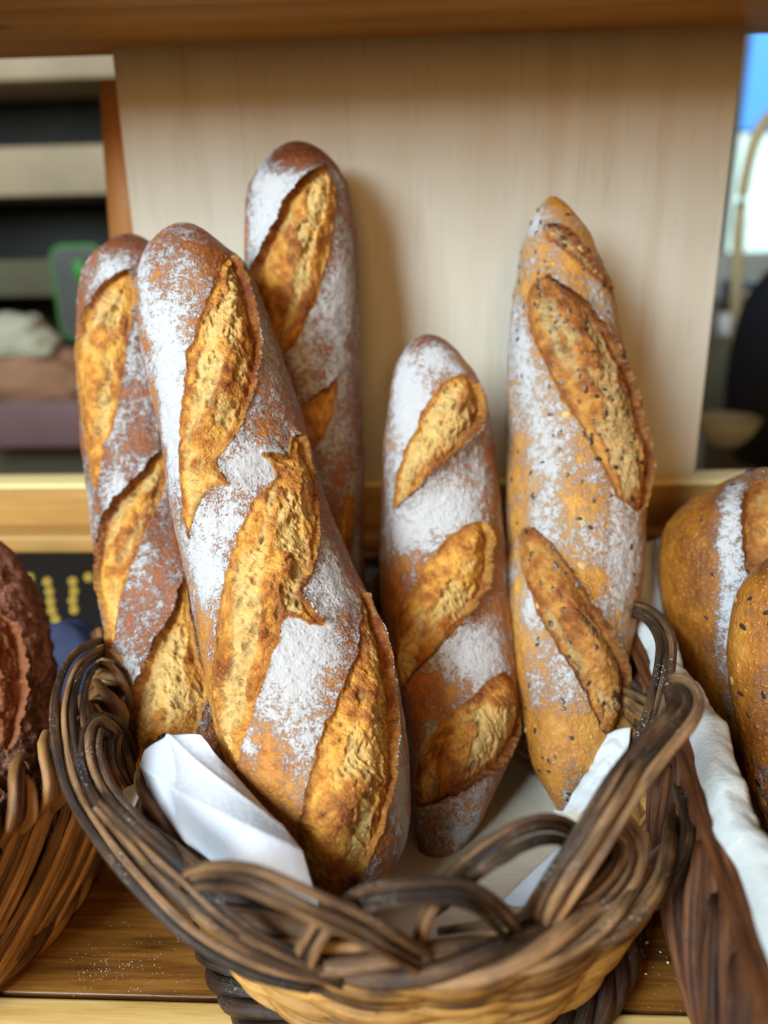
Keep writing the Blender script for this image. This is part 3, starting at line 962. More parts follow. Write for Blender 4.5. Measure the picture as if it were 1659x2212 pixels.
# ------------------------------------------------------------------ baskets
def bundle(pts, n, rad, mat, parent, world=False, face=None, seed=0, wob=0.7, name='rod', shrink=0.0, knots=False):
    """n rods lying side by side along one path; pts are (px, py, height above the shelf)"""
    P = np.array(pts, float) if world else np.array([atz(a, b, z) for a, b, z in pts])
    L = np.linalg.norm(np.diff(P, axis=0), axis=1).sum()
    m = max(10, int(L / 0.0042))
    C = catmull(P, m)
    T = np.gradient(C, axis=0)
    T /= np.linalg.norm(T, axis=1)[:, None]
    fc = (CAMP - C) if face is None else face(C)
    B = np.cross(T, fc)
    B /= np.linalg.norm(B, axis=1)[:, None]
    Nn = np.cross(B, T)
    rs = np.random.RandomState(seed)
    t = np.linspace(0, 1, m)
    for k in range(n):
        off = (k - (n - 1) / 2) * rad * 2.02
        ph = rs.rand() * 6.28
        lift = rad * (0.45 * math.cos(k * 2.1 + seed) + 0.35 * wob * np.sin(t * rs.uniform(3, 7) + ph))
        sway = rad * 0.42 * wob * np.sin(t * rs.uniform(3, 8) + ph * 2)
        i0 = int(rs.uniform(0, shrink) * m)
        i1 = m - int(rs.uniform(0, shrink) * m)
        Q = C + B * (off + sway)[:, None] + Nn * (lift)[:, None]
        tube(name, Q[i0:i1], rad * rs.uniform(0.88, 1.12), mat, parent, sides=10, up=Nn[i0:i1], seed=seed * 13 + k, knots=knots)


def ring(cx, cy, rad, z, nst, r, turns, mat, parent, tw=0.004, name='rod', seed=0, n=150):
    """strands twisted round each other into a ring"""
    th = np.linspace(0, 2 * math.pi, n, endpoint=False)
    for k in range(nst):
        a = th * turns + 2 * math.pi * k / nst
        rr = rad + tw * np.cos(a)
        P = np.stack([cx + rr * np.cos(th), cy + rr * np.sin(th), z + tw * np.sin(a)], -1)
        tube(name, P, r, mat, parent, sides=8, closed=True, seed=seed + k)


BX, BY = -0.003, 0.292
mb = empty('wicker_basket', (BX, BY, 0.0), 'round dark wicker basket with looped rim holding the baguettes', 'basket', 'wicker baskets on the shelf')
# woven golden body
NST = 22
for k in range(15):
    f = k / 14
    z = 0.013 + 0.066 * f
    Rr = 0.0885 + 0.0245 * f ** 0.9
    th = np.linspace(0, 2 * math.pi, 220, endpoint=False)
    rr = Rr + 0.0021 * np.cos(NST / 2 * th + math.pi * (k % 2))
    zz = z + 0.0010 * np.sin(th * 5 + k)
    tube('weaver', np.stack([BX + rr * np.cos(th), BY + rr * np.sin(th), zz], -1), 0.0029, M['w_gold'], mb, sides=8, closed=True, seed=200 + k)
for k in range(NST):
    a = 2 * math.pi * (k + 0.5) / NST
    pts = [(BX + q * math.cos(a), BY + q * math.sin(a), z) for q, z in ((0.086, 0.004), (0.088, 0.02), (0.100, 0.05), (0.111, 0.074), (0.113, 0.078))]
    for d in (-1, 0, 1):
        o = np.array([-math.sin(a), math.cos(a), 0]) * 0.0034 * d
        tube('stake', catmull(np.array(pts) + o, 14), 0.0018, M['w_gold'], mb, sides=7, seed=300 + k * 3 + d)
# woven base
th = np.linspace(0, 2 * math.pi * 13, 900)
rs_ = 0.004 + 0.084 * th / th[-1]
tube('base_coil', np.stack([BX + rs_ * np.cos(th), BY + rs_ * np.sin(th), 0.007 + 0.0 * th], -1), 0.0034, M['w_gold'], mb, sides=7, seed=5)
ring(BX, BY, 0.0955, 0.0105, 5, 0.0032, 9, M['w_base'], mb, 0.0058, seed=400)
ring(BX, BY, 0.1135, 0.0835, 4, 0.0026, 7, M['w_dark'], mb, 0.0042, seed=420)
RB = 0.0020
TRACKS = [
    (4, [(262, 1400, .086), (226, 1404, .106), (176, 1436, .120), (150, 1515, .118), (155, 1605, .111), (182, 1702, .103), (246, 1802, .097), (320, 1892, .092), (400, 1973, .087), (482, 2032, .083), (585, 2078, .079), (705, 2104, .076)]),
    (3, [(290, 1680, .066), (268, 1610, .090), (240, 1568, .106), (205, 1562, .112), (192, 1622, .109), (222, 1712, .102), (300, 1800, .094), (380, 1880, .086)]),
    (3, [(218, 1730, .113), (288, 1800, .110), (350, 1862, .108), (402, 1912, .105), (450, 1960, .101), (502, 2003, .097), (568, 2045, .092), (645, 2080, .087), (745, 2106, .080)]),
    (3, [(398, 1940, .080), (412, 1902, .104), (472, 1890, .116), (545, 1900, .119), (615, 1930, .118), (690, 1965, .114), (768, 2000, .108), (848, 2045, .099), (930, 2092, .084)]),
    (3, [(728, 2030, .078), (738, 1985, .098), (780, 1950, .110), (840, 1934, .116), (930, 1924, .119), (1000, 1930, .116), (1052, 1955, .109), (1092, 1992, .098), (1118, 2030, .082)]),
    (3, [(652, 2092, .082), (670, 2045, .094), (698, 1992, .104), (722, 1962, .106)]),
    (2, [(905, 2065, .080), (908, 2020, .092), (924, 1968, .102), (938, 1942, .104)]),
    (3, [(925, 1960, .082), (960, 1922, .098), (1002, 1880, .112), (1068, 1830, .121), (1135, 1797, .124), (1190, 1789, .121), (1232, 1806, .112), (1256, 1850, .095), (1262, 1910, .078)]),
    (3, [(1165, 1992, .085), (1213, 1920, .101), (1282, 1806, .117), (1352, 1690, .130), (1420, 1602, .139), (1468, 1545, .141), (1482, 1512, .139), (1468, 1487, .134), (1446, 1487, .126)]),
    (2, [(1388, 1618, .137), (1335, 1698, .131), (1258, 1830, .117), (1192, 1945, .098), (1165, 2000, .082)]),
    (3, [(1350, 1312, .112), (1400, 1326, .127), (1434, 1372, .131), (1436, 1430, .127), (1417, 1520, .116), (1392, 1600, .106), (1358, 1690, .088)]),
    (4, [(1300, 1800, .094), (1338, 1790, .100), (1358, 1825, .097), (1345, 1885, .092), (1280, 1950, .088), (1180, 2000, .085), (1060, 2030, .081), (950, 2048, .076)]),
    (4, [(600, 2092, .070), (720, 2112, .070), (860, 2118, .070), (1000, 2106, .071), (1110, 2078, .072), (1205, 2030, .075), (1285, 1970, .078)]),
    (3, [(285, 1730, .05), (250, 1660, .08), (240, 1605, .098), (252, 1568, .10)]),
]
TR = (.0016, .0015, .0013, .0013, .0013, .0012, .0012, .0014, .0018, .0015, .0015, .0014, .0012, .0014)
for k, (n, pts) in enumerate(TRACKS):
    bundle(pts, n, TR[k], M['w_dark'], mb, seed=500 + k, shrink=0.02, knots=True, wob=0.8)
# the rim behind the breads
for k in range(5):
    a0 = R(46 + 17 * k)
    a1 = a0 + R(44)
    pts = []
    for q in np.linspace(0, 1, 9):
        a = a0 + (a1 - a0) * q
        rr = 0.121 + 0.012 * math.sin(math.pi * q) - 0.005 * math.cos(math.pi * q)
        pts.append((BX + rr * math.cos(a), BY + rr * math.sin(a), 0.078 + 0.040 * math.sin(math.pi * q) ** 0.7))
    bundle(pts, 3, RB, M['w_dark'], mb, world=True, seed=540 + k, face=lambda C: np.stack([C[:, 0] - BX, C[:, 1] - BY, 0 * C[:, 0] + 0.06], -1))

# left basket: near-vertical bundles leaning over each other
LX, LY = -0.258, 0.286
lb = empty('wicker_basket', (LX, LY, 0.0), 'tan wicker basket at the left edge with upright rod bundles', 'basket', 'wicker baskets on the shelf')


def lpt(a, f, dr=0.0):
    rr = 0.088 + 0.028 * f + 0.006 * math.sin(math.pi * f) + dr
    return (LX + rr * math.cos(a), LY + rr * math.sin(a), 0.004 + 0.090 * f)


lface = lambda C: np.stack([C[:, 0] - LX, C[:, 1] - LY, 0 * C[:, 0] + 0.02], -1)
for k in range(21):
    a = R(-100 + 7.2 * k)
    sl = R(26)
    bundle([lpt(a + sl * (f - 0.5) * (1 if k % 2 else -0.35), f, 0.0035 if k % 2 else -0.0015) for f in np.linspace(0, 1.0, 9)], 5, 0.0016, M['w_tan'], lb, world=True, face=lface, seed=600 + k)
    # folded over the rim
    a2 = a + sl * 0.5
    if a2 > R(20):
        continue
    bundle([lpt(a2, 0.92, 0.004)] + [(LX + (0.116 + 0.010 * math.cos(t)) * math.cos(a2 + R(10) * t / 3), LY + (0.116 + 0.010 * math.cos(t)) * math.sin(a2 + R(10) * t / 3), 0.092 + 0.014 * math.sin(t))
                                    for t in np.linspace(0.2, 3.0, 6)], 3, 0.0021, M['w_tan'], lb, world=True, face=lface, seed=640 + k)
ring(LX, LY, 0.092, 0.006, 4, 0.003, 8, M['w_tan'], lb, 0.004, seed=660)
bundle([(LX + 0.114 * math.cos(R(q)), LY + 0.114 * math.sin(R(q)), 0.088) for q in range(-105, 30, 12)], 3, 0.0026, M['w_tan'], lb, world=True, face=lface, seed=664)
M['inner_shade'] = simple('dark_inside_shade', (0.03, 0.016, 0.008), 0.8, 0.4, 60)  # near-black: shade inside the baskets and between rods put into the colour


def wall_shell(name, loop_lo, loop_hi, mat, parent, closed=False):
    a, b = np.array(loop_lo), np.array(loop_hi)
    n = len(a)
    V = np.vstack([a, b])
    m = n if closed else n - 1
    i = np.arange(m)
    j = (i + 1) % n
    return mesh_np(name, V, np.stack([i, j, j + n, i + n], -1), mat, parent)


ta = np.linspace(0, 2 * math.pi, 48, endpoint=False)
wall_shell('lining', [(LX + 0.084 * math.cos(a), LY + 0.084 * math.sin(a), 0.003) for a in ta], [(LX + 0.108 * math.cos(a), LY + 0.108 * math.sin(a), 0.088 - 0.05 * max(0, math.sin(a))) for a in ta], M['inner_shade'], lb, True)  # added dark shell, stands for the shade seen between the rods

# right basket: long side wall of slanting wide bundles
lo = np.array([atz(a, b, 0.003) for a, b in ((1345, 1480), (1392, 1630), (1440, 1790), (1485, 1945), (1530, 2080), (1585, 2230), (1640, 2380))])
hi = np.array([atz(a, b, 0.104) for a, b in ((1362, 1330), (1425, 1455), (1485, 1580), (1540, 1730), (1595, 1880), (1655, 2050), (1720, 2230))])
lo_c, hi_c = catmull(lo, 300), catmull(hi, 300)
rb = empty('wicker_basket', tuple(lo_c[150] + np.array([0.10, 0, -lo_c[150][2]])), 'reddish brown wicker basket on the right with slanting rods', 'basket', 'wicker baskets on the shelf')


def rpt(t, f, out=0.0):
    i = int(np.clip(t, 0, 1) * 299)
    p = lo_c[i] * (1 - f) + hi_c[i] * f
    return p + np.array([-1.0, -0.15, 0.0]) * (0.007 * math.sin(math.pi * min(max(f, 0), 1)) + out)


rface = lambda C: np.tile([-1.0, -0.2, 0.25], (len(C), 1))
for k in range(14):
    t0 = -0.42 + k * 0.10
    qs = [q for q in np.linspace(0, 1, 22) if 0.0 <= t0 + 0.46 * q <= 1.0]
    if len(qs) > 3:
        bundle([rpt(t0 + 0.46 * q - 0.02 * math.sin(q * 3.1), 0.90 - 0.885 * q ** 1.5, 0.006 * math.sin(math.pi * q ** 1.4) + 0.001) for q in qs],
               7, 0.0016, M['w_red'], rb, world=True, face=rface, seed=700 + k, wob=0.45, shrink=0.02)
    if 0 <= t0 + 0.3 < 0.95:
        bundle([rpt(t0 + 0.30 + 0.05 * q, q * 0.9, -0.005) for q in np.linspace(0, 1, 6)], 5, 0.0017, M['w_red'], rb, world=True, face=rface, seed=730 + k)
bundle([tuple(rpt(t, 0.975, 0.001)) for t in np.linspace(0, 1, 20)], 3, 0.0020, M['w_red'], rb, world=True, seed=770)
bundle([tuple(rpt(t, 0.02, 0.002)) for t in np.linspace(0, 1, 20)], 3, 0.0026, M['w_red'], rb, world=True, face=rface, seed=771)
wall_shell('lining', [tuple(rpt(t, 0.0, -0.007)) for t in np.linspace(0, 1, 40)], [tuple(rpt(t, 0.97, -0.007)) for t in np.linspace(0, 1, 40)], M['inner_shade'], rb)  # added dark shell behind the rods, shade of the gaps in its colour
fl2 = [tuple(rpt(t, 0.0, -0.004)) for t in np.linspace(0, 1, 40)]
wall_shell('basket_floor', fl2, [(p[0] + 0.2, p[1], 0.004) for p in fl2], M['inner_shade'], rb)


# ------------------------------------------------------------------ paper and cloth
def bez(P, n, m):
    P = np.array(P, float)
    def basis(k, N):
        t = np.linspace(0, 1, N)
        return np.stack([math.comb(k, i) * t ** i * (1 - t) ** (k - i) for i in range(k + 1)], -1)
    return np.einsum('ai,bj,ijk->abk', basis(P.shape[0] - 1, n), basis(P.shape[1] - 1, m), P)


def sheet(name, ctrl, mat, label, cat, n=60, m=60, thick=0.0004, wr=0.0006, wscale=60, seed=0, pixel=True, group=None, creases=()):
    P = [[at(*q) if pixel else np.array(q) for q in row] for row in ctrl]
    G = bez(P, n, m)
    du, dv = np.gradient(G, axis=0), np.gradient(G, axis=1)
    N = np.cross(du, dv)
    N /= np.maximum(np.linalg.norm(N, axis=2), 1e-9)[..., None]
    w = (fbm(G[..., 0] * wscale, G[..., 1] * wscale, G[..., 2] * wscale, seed, 3) - 0.5) * 2 * wr
    uu, vv = np.meshgrid(np.linspace(0, 1, n), np.linspace(0, 1, m), indexing='ij')
    for (u0, v0, u1, v1, am, wd) in creases:
        nx_, ny_ = -(v1 - v0), (u1 - u0)
        ln = math.hypot(nx_, ny_)
        ds = ((uu - u0) * nx_ + (vv - v0) * ny_) / ln
        w = w + am * np.exp(-np.abs(ds) / wd)
    G = G + N * w[..., None]
    i, j = np.meshgrid(np.arange(n - 1), np.arange(m - 1), indexing='ij')
    F = np.stack([i * m + j, i * m + j + 1, (i + 1) * m + j + 1, (i + 1) * m + j], -1).reshape(-1, 4)
    o = mesh_np(name, G.reshape(-1, 3), F, mat, origin=G.reshape(-1, 3).mean(0))
    md = o.modifiers.new('thickness', 'SOLIDIFY')
    md.thickness, md.offset = thick, 0
    return tag(o, label, cat, group)


def paper(name, col, emb=420, strength=0.25, trans=0.0):
    m = NT(name, 0.75, 0.2)
    g = m.geo()
    v = m.voronoi(g, emb, 'F1')
    n = m.noise(g, 60, 3)
    f = m.noise(g, 1500, 2)
    h = m.math('ADD', m.math('MULTIPLY', v, 1.0), m.math('MULTIPLY', f, 0.3))
    c = m.mix(n, tuple(q * 0.95 for q in col), col)
    return m.finish(c, m.bump(h, strength, 0.0006))


M['napkin'] = paper('white_napkin_paper', (0.52, 0.54, 0.60))
M['liner'] = paper('cream_liner_paper', (0.60, 0.53, 0.43), 380, 0.3)
M['tissue'] = paper('white_tissue', (0.56, 0.57, 0.58), 500, 0.3)
M['cloth'] = paper('white_liner_cloth', (0.54, 0.56, 0.55), 700, 0.35)

sheet('napkin', [[(316, 1626, .268), (345, 1590, .272), (415, 1578, .266), (432, 1590, .258)],
                 [(318, 1700, .256), (380, 1690, .226), (470, 1660, .240), (500, 1670, .246)],
                 [(322, 1780, .236), (390, 1790, .228), (520, 1760, .206), (590, 1765, .226)],
                 [(345, 1860, .230), (420, 1880, .208), (560, 1850, .200), (655, 1850, .210)],
                 [(420, 1960, .224), (480, 1975, .206), (620, 1980, .198), (690, 1960, .202)]],
      M['napkin'], 'folded white paper napkin tucked in the front left of the middle basket', 'napkin', 90, 90, wr=0.0010, wscale=45, seed=3, creases=((0.1, 0.0, 0.75, 1.0, 0.0030, 0.10), (0.45, 0.0, 0.95, 0.55, -0.0028, 0.07), (0.0, 0.45, 0.6, 1.0, 0.0014, 0.05), (0.3, 0.35, 0.9, 0.2, 0.0012, 0.04)))
sheet('napkin', [[(262, 1704, .285), (290, 1694, .280), (330, 1672, .272)],
                 [(268, 1730, .275), (300, 1740, .266), (335, 1740, .258)],
                 [(300, 1770, .262), (320, 1790, .252), (345, 1800, .244)]],
      M['napkin'], 'small corner of white napkin poking out behind the larger folded one', 'napkin', 24, 24, wr=0.0005, seed=4)
sheet('paper_scrap', [[(253, 1590, .300), (262, 1600, .298), (272, 1620, .297)], [(262, 1640, .295), (268, 1650, .292), (275, 1665, .292)], [(268, 1700, .288), (274, 1700, .286), (284, 1698, .286)]],
      M['napkin'], 'thin curled paper edge beside the left baguette', 'paper', 20, 12, wr=0.0004, seed=6)
# paper lining the bottom of the middle basket
lp = [[atz(px, py, z) for (px, py, z) in row] for row in
      [[(700, 1560, .040), (900, 1530, .022), (1120, 1520, .018), (1290, 1560, .030)],
       [(640, 1760, .020), (900, 1720, .012), (1120, 1720, .011), (1320, 1740, .022)],
       [(640, 1900, .014), (860, 1900, .011), (1080, 1900, .012), (1310, 1860, .040)],
       [(720, 2060, .040), (900, 2070, .050), (1090, 2030, .062), (1250, 1920, .078)]]]
sheet('paper_liner', lp, M['liner'], 'cream paper lining the bottom of the middle basket under the breads', 'paper', 60, 60, wr=0.0012, wscale=50, seed=8, pixel=False)
sheet('napkin', [[(1205, 1835, .232), (1225, 1822, .232), (1240, 1830, .231)], [(1150, 1880, .228), (1180, 1890, .222), (1215, 1880, .222)], [(1085, 1945, .222), (1110, 1965, .216), (1150, 1955, .216)]],
      M['napkin'], 'white folded paper edge showing under the front right rim loop', 'napkin', 30, 16, wr=0.0004, seed=9)


def crumple(name, ctrl, mat, label, cat, seed, amp=0.004):
    P = [[at(*q) for q in row] for row in ctrl]
    G = bez(P, 70, 50)
    du, dv = np.gradient(G, axis=0), np.gradient(G, axis=1)
    N = np.cross(du, dv)
    N /= np.maximum(np.linalg.norm(N, axis=2), 1e-9)[..., None]
    w = np.abs(fbm(G[..., 0] * 70, G[..., 1] * 70, G[..., 2] * 25, seed, 3) - 0.5) * 2
    w += 0.6 * np.abs(vnoise(G[..., 0] * 190, G[..., 1] * 190, G[..., 2] * 60, seed + 5) - 0.5)
    G = G + N * ((w - 0.3) * amp)[..., None]
    i, j = np.meshgrid(np.arange(69), np.arange(49), indexing='ij')
    F = np.stack([i * 50 + j, i * 50 + j + 1, (i + 1) * 50 + j + 1, (i + 1) * 50 + j], -1).reshape(-1, 4)
    o = mesh_np(name, G.reshape(-1, 3), F, mat, origin=G.reshape(-1, 3).mean(0))
    md = o.modifiers.new('thickness', 'SOLIDIFY')
    md.thickness = 0.0004
    return tag(o, label, cat)


crumple('tissue', [[(1295, 1600, .318), (1330, 1575, .318), (1362, 1572, .316)], [(1275, 1660, .308), (1315, 1650, .298), (1355, 1640, .304)],
                   [(1240, 1720, .300), (1285, 1730, .288), (1345, 1700, .298)], [(1215, 1762, .296), (1262, 1790, .284), (1335, 1770, .290)]],
        M['tissue'], 'crumpled white tissue beside the tip of the seeded baguette', 'tissue', 15)
crumple('tissue', [[(1195, 1750, .300), (1240, 1760, .292), (1300, 1730, .292)], [(1225, 1800, .286), (1262, 1800, .280), (1305, 1780, .280)], [(1250, 1850, .270), (1280, 1850, .268), (1315, 1830, .268)]],
        M['liner'], 'beige paper fold below the crumpled tissue', 'paper', 19, 0.002)
# cloth hanging over the edge of the right basket
G1 = []
for t in np.linspace(0, 1, 160):
    row = []
    for q in np.linspace(0, 1, 22):
        p = rpt(t, 1.0, 0.0) + np.array([0.0, 0, 0.004])
        wv = 0.0016 * math.sin(t * 17) + 0.0007 * math.sin(t * 41 + 1)
        x = -0.0015 + 0.0135 * min(q / 0.7, 1) + 0.003 * max(0, q - 0.7) / 0.3
        zz = -0.007 * (1 - min(q / 0.25, 1)) ** 2 * (1 + 60 * wv) + 0.004 * math.sin(min(q / 0.7, 1) * 2.8) - 0.035 * max(0, q - 0.7) / 0.3
        wk = 0.0020 * (float(fbm(np.array([t * 26.0]), np.array([q * 2.2]), np.array([0.5]), 5, 3)[0]) - 0.5)
        row.append(p + np.array([x + wv * 0.5 + wk, 0, zz * 0.8 + wv * q + wk * 1.6 - 0.001]))
    G1.append(row)
G1 = np.array(G1)
i, j = np.meshgrid(np.arange(159), np.arange(21), indexing='ij')
o = mesh_np('basket_cloth', G1.reshape(-1, 3), np.stack([i * 22 + j, i * 22 + j + 1, (i + 1) * 22 + j + 1, (i + 1) * 22 + j], -1).reshape(-1, 4), M['cloth'], origin=G1.reshape(-1, 3).mean(0))
md = o.modifiers.new('thickness', 'SOLIDIFY')
md.thickness = 0.0006
tag(o, 'white cloth folded over the edge of the right basket', 'cloth')
sheet('paper_sheet', [[(1330, 1200, .415), (1390, 1168, .412), (1436, 1160, .410)], [(1345, 1330, .400), (1400, 1320, .394), (1440, 1300, .392)], [(1380, 1440, .380), (1420, 1450, .374), (1480, 1430, .372)]],
      M['cloth'], 'pale paper corner standing up behind the pointed seeded baguette', 'paper', 30, 30, wr=0.001, seed=12)

# ------------------------------------------------------------------ crumbs and flour on the shelf
M['flour'] = simple('white_flour', (0.80, 0.79, 0.76), 0.9, 0.1, 500)


def nugget(name, c, r, seed):
    rs = np.random.RandomState(seed)
    a = [(0, 0, 1), (0, 0, -.5)] + [(math.cos(t), math.sin(t), 0.25) for t in np.linspace(0, 6.283, 7)[:-1]]
    V = np.array(a) * rs.uniform(0.6, 1.25, (8, 1)) * r + np.array(c) + np.array([0, 0, r * 0.45])
    F = [(0, 2 + k, 2 + (k + 1) % 6) for k in range(6)] + [(1, 2 + (k + 1) % 6, 2 + k) for k in range(6)]
    return V, F


for k, (px, py, r) in enumerate([(1302, 2033, 1.5), (1308, 2028, 1.0), (1402, 1983, 1.0), (1414, 1948, .8), (1397, 2038, .7), (1324, 2000, .6), (1482, 1978, .7), (1427, 2058, .5), (1442, 2081, .6),
                                 (1347, 2146, .6), (1380, 1810, .8), (1395, 1860, .8), (1440, 1875, .8), (1345, 2085, .4), (1395, 2105, .5), (1460, 2040, .5)]):
    V, F = nugget('crumb', atz(px, py, 0.0), r * 0.0012, k)
    tag(mesh_np('crumb', V, F, M['flour'], smooth=False, origin=atz(px, py, 0)), 'tiny white crumb lying on the shelf right of the middle basket', 'crumb', 'white crumbs on the shelf')
rs = np.random.RandomState(4)
Vs, Fs, nv = [], [], 0
spots = [(rs.normal(228, 50), rs.normal(2092, 28)) for _ in range(110)] + [(rs.uniform(150, 420), rs.uniform(1980, 2150)) for _ in range(70)] + [(rs.uniform(1240, 1560), rs.uniform(1880, 2190)) for _ in range(150)]
for k, (px, py) in enumerate(spots):
    V, F = nugget('d', atz(px, py, 0.0), rs.uniform(0.00008, 0.00022), k)
    Vs.append(V)
    Fs += [tuple(q + nv for q in f) for f in F]
    nv += len(V)
tag(mesh_np('flour_dust', np.vstack(Vs), Fs, M['flour'], smooth=False), 'fine white flour dust scattered on the shelf boards', 'flour', kind='stuff')

# ------------------------------------------------------------------ things seen past the panel
def lathe(name, prof, c, mat, parent=None, n=28, label=None, cat=None):
    pr = np.array(prof)
    a = np.linspace(0, 2 * math.pi, n, endpoint=False)
    V = np.stack([pr[:, None, 0] * np.cos(a), pr[:, None, 0] * np.sin(a), np.broadcast_to(pr[:, None, 1], (len(pr), n))], -1).reshape(-1, 3) + np.array(c)
    i, j = np.meshgrid(np.arange(len(pr) - 1), np.arange(n), indexing='ij')
    j2 = (j + 1) % n
    F = np.stack([i * n + j, i * n + j2, (i + 1) * n + j2, (i + 1) * n + j], -1).reshape(-1, 4)
    o = mesh_np(name, V, F, mat, parent, origin=c)
    return tag(o, label, cat) if label else o


def lump(name, c, rx, ry, rz, mat, seed, parent=None, amp=0.12):
    n, m = 36, 24
    u = np.linspace(0, 2 * math.pi, n, endpoint=False)[None]
    v = np.linspace(0.02, math.pi - 0.02, m)[:, None]
    d = np.stack([np.sin(v) * np.cos(u), np.sin(v) * np.sin(u), np.cos(v) + 0 * u], -1)
    q = 1 + amp * (fbm(d[..., 0] * 2.4 + 9, d[..., 1] * 2.4 + 9, d[..., 2] * 2.4 + 9, seed, 3) - 0.5) * 2
    V = (np.sign(d) * np.abs(d) ** 0.85 * q[..., None] * np.array([rx, ry, rz]) + np.array(c)).reshape(-1, 3)
    i, j = np.meshgrid(np.arange(m - 1), np.arange(n), indexing='ij')
    j2 = (j + 1) % n
    F = np.stack([i * n + j, i * n + j2, (i + 1) * n + j2, (i + 1) * n + j], -1)[..., ::-1].reshape(-1, 4)
    return mesh_np(name, V, F, mat, parent, origin=c)


M['rackwood'] = simple('beige_rack_board', (0.33, 0.26, 0.165), 0.6, 0.35, 9)
M['rackdark'] = simple('dark_rack_back', (0.018, 0.019, 0.016), 0.7, 0.3, 10)
M['greyp'] = simple('grey_plastic', (0.16, 0.17, 0.155), 0.5, 0.15, 20)
M['facep'] = simple('dark_grey_screen', (0.07, 0.075, 0.07), 0.5, 0.2, 20)
M['green'] = simple('green_plastic', (0.035, 0.24, 0.03), 0.4, 0.15, 20)
M['cream'] = simple('cream_paper_bag', (0.50, 0.52, 0.40), 0.7, 0.15, 20)
M['tan'] = simple('tan_bun', (0.34, 0.19, 0.11), 0.6, 0.45, 14)
M['mauve'] = simple('mauve_plastic', (0.20, 0.12, 0.13), 0.5, 0.2, 14)
M['blackc'] = simple('black_cloth', (0.006, 0.008, 0.014), 0.9, 0.3, 30)
M['olive'] = simple('olive_sack', (0.11, 0.105, 0.065), 0.9, 0.2, 20)
M['whitec'] = simple('white_ceramic', (0.75, 0.76, 0.76), 0.3, 0.05, 20)
M['greyc'] = simple('grey_ceramic', (0.33, 0.36, 0.33), 0.4, 0.1, 20)
M['steel'] = simple('blue_grey_metal', (0.10, 0.14, 0.19), 0.4, 0.2, 20)
M['cane'] = simple('pale_bent_cane', (0.40, 0.34, 0.19), 0.5, 0.15, 30)
M['blue'] = simple('blue_cotton', (0.035, 0.042, 0.085), 0.9, 0.3, 25)

bt = at(226, 172, 0.545)
bb = at(262, 700, 0.545)
Vb = []
for p, w in ((bt, 0.020), (bb, 0.022)):
    for dx, dy in ((-0.004, 0), (w, 0), (w, 0.014), (-0.004, 0.014)):
        Vb.append((p[0] + dx, p[1] + dy, p[2]))
o = mesh_np('batten', np.array(Vb), [(0, 1, 5, 4), (1, 2, 6, 5), (2, 3, 7, 6), (3, 0, 4, 7), (3, 2, 1, 0), (4, 5, 6, 7)], M['batten'], smooth=False, origin=bb)
tag(o, 'orange brown wooden batten leaning behind the left edge of the panel', 'batten')

RY = 1.30
rk = empty('storage_rack', (at(100, 1010, RY)[0], RY, -0.35), 'dark storage rack with pale horizontal boards, out of focus at left', 'rack')
xl, xr = at(-160, 600, RY)[0], at(330, 600, RY)[0]
box('back_board', xl, xr, RY + 0.14, RY + 0.16, -0.34, 0.66, M['rackdark'], rk)
for y0, y1 in ((96, 178), (318, 425), (560, 640), (968, 1030)):
    box('shelf_board', xl, xr, RY - 0.02, RY + 0.14, at(100, y1, RY)[2], at(100, y0, RY)[2], M['rackwood' if y0 < 500 else 'olive'], rk, bevel=0.004)
box('upright', xl - 0.03, xl, RY - 0.02, RY + 0.16, -0.35, 0.68, M['rackdark'], rk, bevel=0.003)
box('upright', xr, xr + 0.03, RY - 0.02, RY + 0.16, -0.35, 0.68, M['rackdark'], rk, bevel=0.003)
GY = 1.12
gp = at(178, 632, GY)
gs = empty('display_panel', (gp[0], GY, gp[2] - 0.06), 'grey rounded panel with a bright green rim on the rack', 'panel')
px_ = GY / 1661 * 1.03
hw, hh, cr = 54 * px_, 90 * px_, 26 * px_
loop = []
for cx_, cz_, a0 in ((hw - cr, hh - cr, 0), (-hw + cr, hh - cr, 90), (-hw + cr, -hh + cr, 180), (hw - cr, -hh + cr, 270)):
    loop += [(gp[0] + cx_ + cr * math.cos(R(a0 + q)), GY, gp[2] + cz_ + cr * math.sin(R(a0 + q))) for q in range(0, 91, 15)]
tube('rim', np.array(loop), 0.0024, M['green'], gs, sides=10, closed=True, up=np.tile([0.0, 1, 0], (len(loop), 1)))
LV = np.array(loop)
n_ = len(LV)
Vp = np.vstack([LV + [0, -0.002, 0], LV + [0, 0.014, 0], [[gp[0], GY - 0.002, gp[2]]], [[gp[0], GY + 0.014, gp[2]]]])
Fp = [(2 * n_, (k + 1) % n_, k) for k in range(n_)] + [(2 * n_ + 1, n_ + k, n_ + (k + 1) % n_) for k in range(n_)]
mesh_np('face', Vp, Fp, M['facep'], gs, smooth=False)
lump('button', (gp[0] + 5 * px_, GY - 0.006, gp[2] + 42 * px_), 0.010, 0.006, 0.016, M['green'], 3, gs, 0.05)

